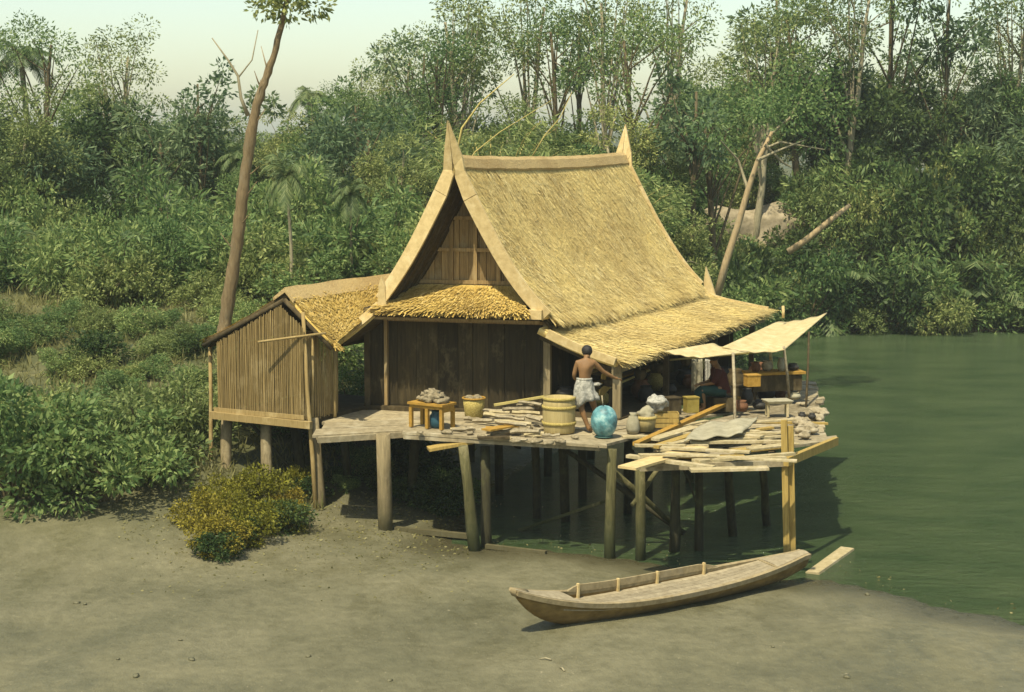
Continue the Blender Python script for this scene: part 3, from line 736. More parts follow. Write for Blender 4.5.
# firewood / pale billets between basket and barrel
random.seed(21)
def billet(px, py, z, ln, r, yaw, pitch, label, mat="sack", grp="pale billets stacked beside the barrel"):
    p = gnd(px, py, z); d = V3(math.cos(yaw), math.sin(yaw), math.sin(pitch)).normalized(); m = MB()
    pts = [p + d * (ln * (t - .5)) + V3(0, random.uniform(-.01, .01), random.uniform(-.012, .012)) for t in np.linspace(0, 1, 6)]
    rr = [r * random.uniform(.82, 1.08) for _ in pts]; m.tube(pts, rr, 6, True, False, .75)
    return tag(m.build("billet", M[mat]), label, "billet", grp)
L1 = L2 = L3 = "rough billet of firewood in the stack left of the barrel"
for px, py, z, ln, r, yw in ((468, 428, 2.02, .50, .055, .1), (500, 432, 2.02, .62, .06, .25), (532, 432, 2.02, .55, .06, -.15), (545, 426, 2.02, .6, .06, .3), (478, 420, 2.03, .7, .065, -.1), (515, 424, 2.12, .7, .06, .12),
                               (505, 418, 2.13, .8, .065, .2), (533, 417, 2.15, .62, .06, -.1), (520, 411, 2.24, .75, .065, .15), (528, 405, 2.33, .6, .055, .3), (495, 411, 2.12, .6, .06, -.25), (545, 436, 1.99, .5, .045, .5), (520, 438, 1.99, .42, .045, -.4)):
    for q in range(2):
        billet(px + random.uniform(-8, 8), py + random.uniform(-2, 2), z + random.uniform(-.03, .03) - .01 * q, ln * random.uniform(.5, 1.0), r * random.uniform(.55, 1.0), yw + random.gauss(0, .35), random.uniform(-.10, .10), (L1, L2, L3)[q + (random.random() < .3)], ("sack", "loose", "dark_timber")[q + (0)] if random.random() < .8 else "husk")
for px, py in ((462, 428), (470, 433), (481, 436), (536, 441), (560, 441), (575, 437), (548, 443), (515, 441), (447, 432), (420, 432)):
    o = MB().lump(gnd(px, py, DK + .03), random.uniform(.045, .085), px, 2, .5, (1.4, 1, .55), random.random() * 3).build("husk_chunk", M["husk"])
    tag(o, "pale husk fragment scattered along the front planks of the deck", "husk", "husk scraps along the deck front")
m_ = MB(); m_.beam(gnd(486, 430, 2.10), gnd(520, 424, 2.10), .22, .03); m_.beam(gnd(489, 431, 2.0), gnd(489, 427, 2.0), .03, .12, up=Vv); m_.beam(gnd(515, 428, 2.0), gnd(515, 424, 2.0), .03, .12, up=Vv)
tag(m_.build("low_shelf", M["orange_wood"]), "little brown plank bench half buried in the pale firewood", "bench")
tag(MB().beam(gnd(478, 438, DK + .03), gnd(509, 437, DK + .03), .16, .035).build("board", M["dark_timber"]), "short dark board lying flat at the front of the deck", "board")
tag(MB().beam(at(494, 405, 31.6), at(548, 396, 31.7), .07, .04).build("slat", M["bamboo_pole"]), "thin pale slat laid across the top of the firewood", "slat")
# barrel
p = gnd(559, 432, DK); br = thing("barrel", p, "pale wooden barrel with two hoops, open at the top", "barrel")
MB().lathe(p, [(.0, .02), (.265, 0), (.275, .02), (.285, .2), (.288, .34), (.28, .50), (.27, .62), (.245, .62), (.25, .34), (.24, .08), (0, .06)], 30).build("staves", M["barrel"], br)
for z, r in ((.17, .292), (.45, .292), (.60, .281)):
    MB().lathe(p, [(r - .01, z - .028), (r + .008, z - .024), (r + .010, z + .024), (r - .01, z + .028)], 30).build("hoop", M["basket"], br)
MB().lathe(p, [(0, .555), (.12, .57), (.245, .55), (.245, .5)], 20, wob=.04).build("contents", M["husk"], br)
# jar
p = gnd(604, 437, DK); jr = thing("water_jar", p, "big round turquoise mottled jar on the deck edge", "jar")
MB().lathe(p, [(0, .0), (.07, 0), (.125, .03), (.18, .095), (.216, .18), (.230, .275), (.220, .36), (.19, .44), (.14, .503), (.085, .535), (.05, .542), (.045, .52), (0, .5)], 36).build("jar_body", M["jar"], jr)
MB().lathe(p, [(0, .006), (.15, 0), (.16, .02), (.12, .025), (0, .02)], 26).build("saucer", M["teal_drum"], jr)
MB().tube([p + V3(-.02, .0, .54), p + V3(-.04, .01, .72)], .012, 8).build("dipper_handle", M["sack"], jr)
# sack by the post, tub with white contents, crate
p = gnd(633, 433, DK); o = MB().lathe(p, [(0, 0), (.10, 0), (.12, .08), (.11, .2), (.075, .29), (.05, .32), (.07, .36), (0, .34)], 18, wob=.06).build("sack", M["cloth_white"]); tag(o, "small pale cloth sack slumped at the foot of the verandah post", "sack")
p = gnd(640, 433, DK + .02) + V3(.12, .25, 0); t_ = thing("tub", p, "pale yellowish wooden tub filled with white cloth, right of the verandah post", "tub")
MB().lathe(p, [(0, .01), (.15, 0), (.17, .15), (.185, .27), (.165, .27), (.15, .1), (0, .08)], 24).build("tub_body", M["barrel"], t_)
MB().lathe(p, [(.18, .21), (.193, .215), (.195, .25), (.18, .255)], 24).build("hoop", M["basket"], t_)
tag(MB().lump(p + V3(0, 0, .30), .14, 3, 3, .5, (1, 1, .8)).build("cloth_bundle", M["cloth_white"]), "bundle of white cloth stuffed in the pale tub", "bundle")
tag(MB().lump(p + V3(.22, .35, .42), .17, 5, 3, .6, (1, 1, .9)).build("cloth_bundle", M["cloth_grey"]), "bigger grey white bundle lying on the crate behind the tub", "bundle")
p = p + V3(.32, .42, 0); t_ = thing("crate", p, "brownish yellow wooden crate behind the pale tub", "crate")
for zz in (.04, .13, .22):
    for dy in (-.14, .14): MB().beam(p + V3(-.28, dy, zz), p + V3(.28, dy, zz), .015, .075).build("slat", M["yellow_post"], t_)
for dx in (-.28, .28): MB().beam(p + V3(dx, -.13, .13), p + V3(dx, .13, .13), .018, .25).build("end_board", M["yellow_post"], t_)
# rack with oars and boards on the verandah
rk = thing("oar_rack", H(2.3, 2.0, DZ), "dark timber rack on the verandah that carries oars and boards", "rack")
for s in (1.2, 3.8):
    for w in (1.95, 2.45): MB().beam(H(w, s, DZ), H(w, s, 2.95), .06, .06, up=Vv).build("upright", M["dark_timber"], rk)
    for z in (2.35, 2.62, 2.86): MB().beam(H(1.9, s, z), H(2.55, s, z + .0), .05, .05).build("crossbar", M["dark_timber"], rk)
def oar(a, b, nm, label):
    t_ = thing("oar", a, label, "oar"); d = (b - a).normalized(); m_ = MB().tube([a, b], [.024, .02], 8); m_.build("shaft", M["bamboo_pole"], t_)
    m_ = MB(); sd = V3(.1, -.2, 1).normalized(); q = [a - d * .42 + sd * .05, a - d * .42 - sd * .05, a - d * .2 - sd * .095, a + d * .06 - sd * .03, a + d * .06 + sd * .03, a - d * .2 + sd * .095]
    m_.prism(q, d.cross(sd).normalized() * .022); m_.build("blade", M["yellow_post"], t_)
oar(H(2.5, .9, 2.38), H(2.3, 4.0, 2.45), 0, "oar with the lowest yellowish blade on the verandah rack")
oar(H(2.5, 1.0, 2.66), H(2.3, 4.2, 2.70), 0, "oar on the middle rail of the verandah rack")
oar(H(2.52, .6, 2.90), H(2.25, 4.2, 2.92), 0, "oar on the top rail of the verandah rack, just under the eave")
tag(MB().beam(H(2.15, .8, 2.68), H(2.1, 4.4, 2.70), .16, .03).build("board", M["yellow_post"]), "long yellowish board stored on the verandah rack among the oars", "board")
tag(MB().beam(H(2.1, .9, 2.41), H(2.1, 4.2, 2.41), .18, .03).build("board", M["orange_wood"]), "long brown board low on the verandah rack", "board")
def pot(p, r, h, mat, label, name="pot"):
    return tag(MB().lathe(p, [(0, 0), (r * .6, 0), (r * .95, h * .3), (r, h * .5), (r * .8, h * .75), (r * .6, h * .85), (r * .75, h), (r * .68, h), (r * .5, h * .85), (0, h * .3)], 20).build(name, M[mat]), label, name.split("_")[-1])
# hanging cloths
def cloth(px, py0, py1, Y, w, mat, label, name="hanging_cloth"):
    a, b = at(px, py0, Y), at(px, py1, Y); m_ = MB(); nx, nz = 14, 10; vs = []
    for j in range(nz + 1):
        for i in range(nx + 1):
            t = j / nz; u = i / nx; x = (u - .5) * w * (1 - .15 * t * math.sin(u * 5))
            vs.append(a.lerp(b, t) + V3(x, .04 * math.sin(u * 14 + 1) * (.3 + t), .02 * math.sin(u * 9) * t))
    fs = [(j * (nx + 1) + i, j * (nx + 1) + i + 1, (j + 1) * (nx + 1) + i + 1, (j + 1) * (nx + 1) + i) for j in range(nz) for i in range(nx)]
    m_.add(vs, fs, True); o = m_.build(name, M[mat]); tag(o, label, "cloth")
    so = o.modifiers.new("thickness", "SOLIDIFY"); so.thickness = .012
    return o
tag(MB().tube([at(668, 360, 34.4), at(775, 351, 35.2)], .02, 8).build("drying_pole", M["bamboo_pole"]), "thin pole hung level under the eave with cloths drying on it", "pole")
cloth(697, 359, 392, 34.5, .22, "cloth_white", "long pale cloth hanging from the drying pole")
cloth(708, 359, 388, 34.6, .12, "cloth_grey", "narrow grey cloth strip beside the long pale cloth")
cloth(551, 335, 372, 33.6, .18, "cloth_grey", "faded grey cloth hanging in the dark doorway behind the person")
tag(MB().lump(at(564, 345, 33.2), .07, 9, 2, .3).build("gourd", M["sack"]), "pale round gourd hung in the dark beside the hanging grey cloth", "gourd")
# yellow tin etc
def boxy(px, py, z, size, rz, mat, name, label, lid=None):
    p = gnd(px, py, z); t_ = thing(name, p, label, name.split("_")[-1])
    m_ = MB().box(p + V3(0, 0, size[2] / 2), size, rz); m_.build("body", M[mat], t_)
    m_ = MB().box(p + V3(0, 0, size[2] + .012), (size[0] + .02, size[1] + .02, .022), rz); m_.build("lid", M[lid or mat], t_); return t_
boxy(691, 412, DK, (.24, .2, .27), .3, "yellow_box", "yellow_tin", "square yellow tin standing below the pale hanging cloth")
boxy(672, 414, DK, (.26, .24, .30), .5, "dark_timber", "wooden_box", "dark wooden box between the crate and the yellow tin")
boxy(752, 386, 2.42, (.26, .20, .20), .3, "orange_wood", "storage_box", "yellowish box perched on the sideboard at the left end")
random.seed(31)
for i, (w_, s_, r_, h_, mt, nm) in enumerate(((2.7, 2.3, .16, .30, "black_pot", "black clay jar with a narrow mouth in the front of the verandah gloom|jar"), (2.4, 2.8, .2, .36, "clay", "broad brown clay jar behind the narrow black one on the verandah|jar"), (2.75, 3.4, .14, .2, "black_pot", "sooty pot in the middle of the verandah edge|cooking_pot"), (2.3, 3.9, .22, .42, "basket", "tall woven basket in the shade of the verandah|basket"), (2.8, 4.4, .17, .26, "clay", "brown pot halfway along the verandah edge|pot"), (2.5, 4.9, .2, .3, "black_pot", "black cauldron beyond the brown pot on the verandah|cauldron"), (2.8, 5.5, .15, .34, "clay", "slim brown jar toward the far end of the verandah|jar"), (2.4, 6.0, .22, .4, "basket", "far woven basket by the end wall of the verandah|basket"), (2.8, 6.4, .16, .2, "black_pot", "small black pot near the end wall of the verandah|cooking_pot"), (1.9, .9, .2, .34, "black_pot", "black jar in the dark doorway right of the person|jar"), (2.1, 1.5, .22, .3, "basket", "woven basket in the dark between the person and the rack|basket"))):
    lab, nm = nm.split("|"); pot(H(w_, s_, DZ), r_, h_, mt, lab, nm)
for i, (s_, w_, r_, lab) in enumerate(((.95, 2.55, .15, "dark hanging basket nearest the verandah post, under the eave"), (2.0, 2.7, .12, "small dark hanging basket second along the eave"), (3.1, 2.62, .17, "wide dark hanging basket halfway under the eave"), (4.4, 2.7, .13, "dark hanging basket just before the pale hanging cloths"))):
    q = H(w_, s_, 2.42); t_ = thing("hanging_basket", q, lab, "basket")
    MB().lathe(q, [(0, 0), (r_ * .7, .01), (r_, .10), (r_ * .95, .2), (r_ * .85, .2), (r_ * .85, .1), (0, .03)], 18, wob=.03).build("basket_body", M["dark_timber"], t_)
    MB().tube([q + V3(0, 0, .18), q + V3(.01, 0, .62)], .012, 6).build("cord", M["bark_pale"], t_)
# sideboard with pots under the big awning
p = gnd(772, 402, DK) + V3(.1, .5, 0); sb = thing("sideboard", p, "dark low sideboard under the big awning with pots on its top", "sideboard")
MB().box(p + V3(0, 0, .52), (1.15, .5, .05), .25).build("top", M["orange_wood"], sb)
MB().box(p + V3(0, 0, .33), (1.02, .42, .32), .25).build("cabinet", M["dark_timber"], sb)
for x in (-.46, .46):
    for y in (-.17, .17):
        q = p + Matrix.Rotation(.25, 3, 'Z') @ V3(x, y, 0); MB().beam(q, q + V3(0, 0, .168), .05, .05, up=Vv).build("leg", M["dark_timber"], sb)
tops = p + V3(0, 0, .547)
def tp(x, y): return tops + Matrix.Rotation(.25, 3, 'Z') @ V3(x, y, 0)
pot(tp(-.38, .0), .10, .18, "clay", "red clay pot at the left end of the sideboard top")
pot(tp(-.12, .05), .12, .20, "sack", "pale rounded pot on the middle of the sideboard")
pot(tp(.14, -.05), .09, .26, "cloth_white", "taller whitish jug on the sideboard", "water_jug")
pot(tp(.40, .0), .13, .13, "black_pot", "sooty black cooking pot at the right end of the sideboard", "cooking_pot")
pot(gnd(741, 411, DK), .14, .2, "clay", "reddish pot on the boards next to the awning pole")
pot(gnd(760, 409, DK), .15, .17, "black_pot", "black cooking pot on the boards in front of the sideboard", "cooking_pot")
pot(gnd(747, 404, DK), .12, .3, "black_pot", "tall black jar left of the sideboard", "jar")
pot(gnd(793, 399, DK), .16, .14, "cloth_white", "white basin on the boards beside the right awning pole", "wash_basin")
p = gnd(777, 416, 1.89); st = thing("stool", p, "low stool with a white cloth over its seat near the corner post", "stool")
MB().box(p + V3(0, 0, .27), (.46, .34, .04), .2).build("seat", M["loose"], st)
for x in (-.18, .18):
    for y in (-.12, .12): q = p + V3(x, y, 0); MB().beam(q, q + V3(0, 0, .248), .045, .045, up=Vv).build("leg", M["loose"], st)
m_ = MB(); m_.box(p + V3(0, 0, .30), (.5, .38, .016), .2); tag(m_.build("folded_cloth", M["cloth_white"]), "white cloth spread over the low stool", "cloth")
tag(MB().lathe(gnd(724, 424, 1.90), [(0, 0), (.2, 0), (.22, .05), (.2, .055), (0, .03)], 24).build("tray", M["sack"]), "flat pale round tray at the foot of the thin awning pole", "tray")
# boards on the drying stage
random.seed(5)
LB = "pale sawn board in the loose heap on the drying stage"
spots = []
for i in range(40):
    t = random.random(); u = random.random()
    a = gnd(655 + 120 * t + 15 * u, 462 - 38 * u - 3 * t, 1.89 + .03 * (i % 5)); yaw = random.gauss(.28, .38); ln = random.uniform(.6, 1.7); d = V3(math.cos(yaw), math.sin(yaw), random.uniform(-.03, .03))
    m_ = MB().beam(a - d * ln / 2, a + d * ln / 2, random.uniform(.10, .24), random.uniform(.022, .05), taper=random.uniform(.8, 1.05))
    tag(m_.build("loose_board", M["loose"] if i % 5 else M["yellow_post"]), LB, "board", "boards heaped on the drying stage")
tag(MB().beam(gnd(627, 468, 1.93), gnd(700, 447, 1.95), .34, .04).build("wide_board", M["pale_board"]), "broad pale plank with its blunt end jutting left past the stage posts", "board")
tag(MB().beam(gnd(655, 447, 1.97), gnd(708, 430, 2.0), .16, .05).build("yellow_board", M["yellow_post"]), "yellowish plank lying along the verandah edge behind the broad pale plank", "board")
tag(MB().beam(gnd(636, 444, 1.99), gnd(738, 398, 2.02), .12, .06).build("edge_plank", M["orange_wood"]), "long brown plank running along the open verandah edge", "board")
tag(MB().beam(gnd(690, 470, 1.9), gnd(768, 468, 1.92), .22, .04).build("front_board", M["loose"]), "long bleached plank along the front edge of the stage", "board")
def mat_sheet(quad, label, z):
    P = [gnd(x, y, z) for x, y in quad]; n = 16; vs = []
    for j in range(n + 1):
        for i in range(n + 1):
            q = P[0].lerp(P[1], i / n).lerp(P[3].lerp(P[2], i / n), j / n)
            vs.append(q + V3(0, 0, .04 * abs(MN.noise(q * 3)) + .02 * math.sin(i * .9 + j * .3)))
    m_ = MB().add(vs, [(j * (n + 1) + i, j * (n + 1) + i + 1, (j + 1) * (n + 1) + i + 1, (j + 1) * (n + 1) + i) for j in range(n) for i in range(n)], True)
    o = m_.build("drying_mat", M["cloth_white"]); tag(o, label, "mat"); so = o.modifiers.new("thickness", "SOLIDIFY"); so.thickness = .02
mat_sheet([(684, 441), (742, 434), (758, 417), (700, 424)], "crumpled pale sheet spread on the stage in front of the tray", 2.07)
mat_sheet([(664, 431), (690, 421), (706, 414), (688, 420)], "narrow pale mat lying behind the crumpled sheet", 1.99)
for i in range(34):
    t, u = random.random(), random.random(); q = gnd(796 + 30 * t, 440 - 10 * t - 34 * u, 1.895); q.z += .03
    o = MB().lump(q, random.uniform(.05, .11), i + 70, 2, .5, (1.3, 1, .6), random.random() * 3).build("stone", M["stone"] if i % 4 else M["husk"])
    tag(o, "bleached lump among the pale litter on the right end of the stage", "stone", "pale lumps littering the right end of the stage")
for i, (x, y) in enumerate(((802, 418), (812, 419))):
    pot(gnd(x, y, 1.93), .075, .11, "black_pot", ("left" if i == 0 else "right") + " one of two little black bowls among the pale lumps", "bowl")
# dark kitchen clutter between the awning poles
random.seed(61)
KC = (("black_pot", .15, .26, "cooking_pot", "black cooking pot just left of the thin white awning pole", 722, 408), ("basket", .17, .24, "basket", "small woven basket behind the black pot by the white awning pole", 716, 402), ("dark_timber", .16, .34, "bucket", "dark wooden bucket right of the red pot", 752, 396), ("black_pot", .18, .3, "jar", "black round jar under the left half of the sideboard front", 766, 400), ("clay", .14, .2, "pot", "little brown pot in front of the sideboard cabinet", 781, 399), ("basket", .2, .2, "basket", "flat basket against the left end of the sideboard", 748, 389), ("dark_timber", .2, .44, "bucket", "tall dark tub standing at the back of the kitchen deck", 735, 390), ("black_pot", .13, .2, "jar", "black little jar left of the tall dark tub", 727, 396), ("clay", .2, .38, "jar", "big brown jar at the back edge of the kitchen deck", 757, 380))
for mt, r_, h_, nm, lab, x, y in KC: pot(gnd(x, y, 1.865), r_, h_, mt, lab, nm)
boxy(709, 408, 1.9, (.34, .26, .22), .5, "dark_timber", "wooden_box", "flat dark wooden box below the hanging cloths")
boxy(740, 401, 1.865, (.30, .24, .30), .2, "dark_timber", "wooden_box", "dark box directly behind the thin white awning pole")
# ------------------------------------------------------------------ awnings
def awning(corners, label, poles, sag=.06):
    P = corners; n = 16; vs = []; root = thing("awning", (P[0] + P[2]) / 2 * 1.0, label, "awning")
    for j in range(n + 1):
        for i in range(n + 1):
            u, t = i / n, j / n; q = P[0].lerp(P[1], u).lerp(P[3].lerp(P[2], u), t)
            vs.append(q + V3(0, 0, -sag * math.sin(math.pi * u) * (1 - .3 * t) + .012 * math.sin(u * 21)))
    m_ = MB().add(vs, [(j * (n + 1) + i, j * (n + 1) + i + 1, (j + 1) * (n + 1) + i + 1, (j + 1) * (n + 1) + i) for j in range(n) for i in range(n)], True)
    o = m_.build("sheet", M["mat"], root); so = o.modifiers.new("thickness", "SOLIDIFY"); so.thickness = .02
    for a, b, r, mt in poles: MB().tube([a, (a + b) / 2 + V3(.01, .01, 0), b], [r, r * 1.1, r], 8).build("pole", M[mt], root)
    return root
C = [at(722, 347, 33.2), at(784, 350, 33.4), at(827, 313, 36.6), at(776, 322, 37.0)]
awning(C, "large pale reed awning stretched from the eave toward the river on thin poles",
       [(gnd(790, 404, 1.86), C[1] + V3(0, .03, .06), .027, "sack"), (gnd(806, 408, 1.86), at(809, 332, 34.7), .022, "dark_timber"), (gnd(773, 389, 1.9), at(769, 338, 34.9), .03, "pale_board"), (at(783, 318, 36.5), at(783, 306, 36.5), .03, "pale_board")])
C2 = [at(664, 351, 32.4), at(708, 357, 32.2), at(748, 352, 32.9), at(712, 343, 33.6)]
awning(C2, "small pale awning hung below the eave on a single thin white pole", [(gnd(735, 422, 1.88), at(733, 353, 32.6), .028, "sack")], .03)

# ------------------------------------------------------------------ person
def skin_body(name, V, E, Rd, mat, parent, sub=2):
    me = bpy.data.meshes.new(name); me.from_pydata([tuple(v) for v in V], E, []); me.update()
    o = bpy.data.objects.new(name, me); COL.objects.link(o); o.parent = parent
    o.modifiers.new("skin", "SKIN"); ly = me.skin_vertices[0].data
    for i, r in enumerate(Rd): ly[i].radius = r if hasattr(r, "__len__") else (r, r); ly[i].use_root = (i == 0)
    ss = o.modifiers.new("sub", "SUBSURF"); ss.levels = sub; ss.render_levels = sub
    dg = bpy.context.evaluated_depsgraph_get(); m2 = bpy.data.meshes.new_from_object(o.evaluated_get(dg))
    o.modifiers.clear(); o.data = m2; m2.materials.clear(); m2.materials.append(mat)
    for p_ in m2.polygons: p_.use_smooth = True
    ORG[o.name] = ORG[parent.name]; return o
pb = gnd(588, 433, DK); pe = thing("person", pb, "bare-backed person in pale patterned wrap standing with one hand on the verandah post", "person")
# local frame: x right, y away from the camera, z up; the back is to the camera
N = {}
Vs, Es, Rs = [], [], []
def jn(n, p, r, par=None):
    N[n] = len(Vs); Vs.append(V3(*p)); Rs.append(r)
    if par is not None: Es.append((N[par], N[n]))
jn("pelvis", (-.10, .12, .84), (.135, .105))
jn("waist", (-.09, .11, .97), (.118, .09), "pelvis"); jn("chest", (-.08, .12, 1.13), (.145, .105), "waist"); jn("upper", (-.07, .13, 1.25), (.15, .09), "chest")
jn("neck", (-.06, .14, 1.35), .052, "upper"); jn("skull_base", (-.055, .185, 1.40), .062, "neck"); jn("skull", (-.045, .22, 1.465), .082, "skull_base"); jn("crown", (-.045, .235, 1.53), .062, "skull")
jn("nose", (-.02, .325, 1.425), .014, "skull"); jn("chin", (-.04, .26, 1.37), .03, "skull_base")
jn("ear_r", (.05, .215, 1.44), .016, "skull"); jn("ear_l", (-.14, .215, 1.44), .016, "skull")
# right arm reaching to the post
jn("sh_r", (.085, .13, 1.27), .058, "upper"); jn("el_r", (.25, .20, 1.10), .040, "sh_r"); jn("fa_r", (.38, .27, 1.02), .036, "el_r"); jn("wr_r", (.47, .33, .965), .026, "fa_r"); jn("palm_r", (.535, .365, .945), .030, "wr_r")
# left arm bent, hand in front
jn("sh_l", (-.225, .13, 1.27), .058, "upper"); jn("el_l", (-.285, .15, 1.03), .041, "sh_l"); jn("fa_l", (-.26, .26, .96), .036, "el_l"); jn("wr_l", (-.22, .36, .93), .026, "fa_l"); jn("palm_l", (-.19, .42, .93), .030, "wr_l")
# legs
jn("hip_l", (-.17, .12, .76), .095, "pelvis"); jn("knee_l", (-.15, .05, .44), .058, "hip_l"); jn("calf_l", (-.105, .045, .30), .056, "knee_l"); jn("ank_l", (-.02, .03, .075), .034, "calf_l"); jn("heel_l", (-.01, -.005, .035), .034, "ank_l"); jn("ball_l", (.03, .13, .028), .036, "ank_l"); jn("toe_l", (.045, .20, .02), .024, "ball_l")
jn("hip_r", (-.02, .14, .76), .095, "pelvis"); jn("knee_r", (.09, .26, .45), .058, "hip_r"); jn("calf_r", (.14, .27, .30), .056, "knee_r"); jn("ank_r", (.19, .33, .075), .034, "calf_r"); jn("heel_r", (.185, .29, .035), .034, "ank_r"); jn("ball_r", (.23, .43, .028), .036, "ank_r"); jn("toe_r", (.25, .50, .02), .024, "ball_r")
body = skin_body("body", Vs, Es, Rs, M["skin"], pe)
# fingers: short tapered chains rooted in the palms, merged into the body mesh
import bmesh
def fingers(root, d, up, side):
    mb = MB(); d = d.normalized(); sd = d.cross(up).normalized() * side
    for k, (o_, l) in enumerate(((-.024, .068), (-.008, .078), (.008, .074), (.023, .058))):
        a = root + sd * o_ + d * .012; b = a + d * l * .5; c_ = b + d * l * .38 - up * l * .22; e = c_ + d * l * .15 - up * l * .25
        mb.tube([a, b, c_, e], [.0095, .009, .0085, .0065], 7)
    a = root - sd * .026 - d * .02; mb.tube([a, a - sd * .025 + d * .025, a - sd * .03 + d * .058 - up * .012], [.011, .0095, .0075], 7)
    return mb
bm = bmesh.new(); bm.from_mesh(body.data)
for root, d, up, s in ((V3(.54, .37, .945), V3(.8, .5, -.2), V3(.2, .1, 1), 1), (V3(-.185, .425, .93), V3(.4, .9, 0), V3(0, 0, 1), -1)):
    f = fingers(root, d, up, s); vv = [bm.verts.new(p) for p in f.v]
    for q in f.f: fc = bm.faces.new([vv[i] for i in q]); fc.smooth = True
bm.to_mesh(body.data); bm.free()
mb = MB(); hc = pb + V3(-.045, .205, 1.485); mb.lump(hc, .103, 2, 3, .08, (.98, 1.0, 1.0)); mb.build("hair", M["hair"], pe)
for x in (-.082, -.018): MB().lump(pb + V3(x + .016, .302, 1.455), .012, 1, 1, 0).build("eye", M["black_pot"], pe)
# wrap of patterned cloth gathered between the legs
mb = MB(); n = 36; rows = [(.99, -.095, .11, .135, .112, 0), (.94, -.10, .11, .15, .125, .003), (.86, -.10, .12, .178, .150, .008), (.76, -.10, .13, .192, .172, .014), (.70, -.08, .14, .212, .185, .026), (.64, -.07, .14, .228, .19, .036), (.585, -.07, .14, .228, .185, .044)]
vs = []
for j, (z, x, y, a, b, wv) in enumerate(rows):
    for k in range(n):
        th = 2 * math.pi * k / n; ex = wv * math.sin(7 * th + j * .5); dz = -.17 * max(0, -math.cos(th - .4)) ** 2 * (j / 6) ** 2
        vs.append(pb + V3(x + (a + ex) * math.cos(th), y + (b + ex) * math.sin(th), z + dz))
fs = [(j * n + k, (j + 1) * n + k, (j + 1) * n + (k + 1) % n, j * n + (k + 1) % n) for j in range(len(rows) - 1) for k in range(n)]
mb.add(vs, fs, True); o = mb.build("wrap_cloth", M["cloth_grey"], pe); so = o.modifiers.new("thickness", "SOLIDIFY"); so.thickness = .01
MB().lathe(pb + V3(-.095, .11, .955), [(.138, 0), (.148, .012), (.148, .035), (.136, .045)], 24, sq=.86).build("waist_roll", M["cloth_grey"], pe)
cl = MB().lump(pb + V3(.12, .22, .86), .06, 4, 3, .5, (1.6, .9, .6)).build("cloth_end", M["cloth_grey"], pe)
pe.scale = (.95, .95, .95); pe.location = pb + V3(.03, .06, 0)
# things in the gloom behind the person
pot(gnd(565, 414, DK) + V3(0, .3, .25), .17, .22, "black_pot", "black pan on the red clay stove behind the barrel", "cooking_pan")
tag(MB().lathe(gnd(565, 414, DK) + V3(0, .3, 0), [(0, 0), (.16, 0), (.19, .1), (.2, .245), (.15, .245), (0, .2)], 20).build("clay_stove", M["clay"]), "round red clay stove in the shade behind the barrel", "stove")

# second figure, seated in the shade under the awning, turned toward the house
p2 = gnd(722, 411, 1.875); pe2 = thing("person", p2, "dim seated person in maroon shirt and dark teal wrap under the awning", "person")
N.clear(); Vs, Es, Rs = [], [], []
jn("pelvis", (0, 0, .38), (.13, .11)); jn("waist", (-.02, .01, .52), (.115, .09), "pelvis"); jn("chest", (-.06, .02, .68), (.135, .10), "waist"); jn("upper", (-.10, .02, .80), (.135, .09), "chest")
jn("neck", (-.13, .02, .89), .05, "upper"); jn("skull_base", (-.16, .02, .95), .062, "neck"); jn("skull", (-.18, .02, 1.03), .082, "skull_base"); jn("crown", (-.175, .02, 1.09), .06, "skull"); jn("nose", (-.285, .02, 1.0), .014, "skull"); jn("chin", (-.25, .02, .94), .03, "skull_base")
for s, k in ((-1, "n"), (1, "f")):
    jn("sh" + k, (-.10, .02 + s * .16, .80), .055, "upper"); jn("el" + k, (-.16, .02 + s * .21, .57), .04, "sh" + k); jn("wr" + k, (-.36, .02 + s * .12, .52), .026, "el" + k); jn("pa" + k, (-.43, .02 + s * .09, .51), .03, "wr" + k)
    jn("hip" + k, (-.06, s * .09, .37), .085, "pelvis"); jn("kn" + k, (-.40, s * .14, .42), .058, "hip" + k); jn("ca" + k, (-.38, s * .14, .26), .052, "kn" + k); jn("an" + k, (-.35, s * .13, .07), .034, "ca" + k); jn("to" + k, (-.50, s * .15, .03), .03, "an" + k)
b2 = skin_body("body", Vs, Es, Rs, M["skin"], pe2)
bm = bmesh.new(); bm.from_mesh(b2.data)
for s in (-1, 1):
    f = fingers(V3(-.435, .02 + s * .09, .51), V3(-1, -s * .2, -.1), V3(0, 0, 1), s); vv = [bm.verts.new(q) for q in f.v]
    for q in f.f: fc = bm.faces.new([vv[i] for i in q]); fc.smooth = True
bm.to_mesh(b2.data); bm.free()
MB().lump(p2 + V3(-.165, .02, 1.05), .10, 6, 3, .1, (1, 1, 1)).build("hair", M["hair"], pe2)
rows = [(.36, .01, .165, .15), (.48, -.01, .15, .135), (.60, -.04, .15, .145), (.72, -.075, .155, .165), (.80, -.10, .13, .165), (.85, -.115, .08, .10)]
mb = MB(); vs = [p2 + V3(x + a * math.cos(2 * math.pi * k / 24), .015 + b * math.sin(2 * math.pi * k / 24), z) + V3(0, 0, .006 * math.sin(k * 2.1)) for z, x, a, b in rows for k in range(24)]
mb.add(vs, [(j * 24 + k, j * 24 + (k + 1) % 24, (j + 1) * 24 + (k + 1) % 24, (j + 1) * 24 + k) for j in range(5) for k in range(24)], True); mb.build("shirt", M["cloth_maroon"], pe2)
for s in (-1, 1): MB().tube([p2 + V3(-.10, .02 + s * .15, .81), p2 + V3(-.14, .02 + s * .20, .66), p2 + V3(-.19, .02 + s * .21, .56)], [.075, .066, .058], 12).build("sleeve", M["cloth_maroon"], pe2)
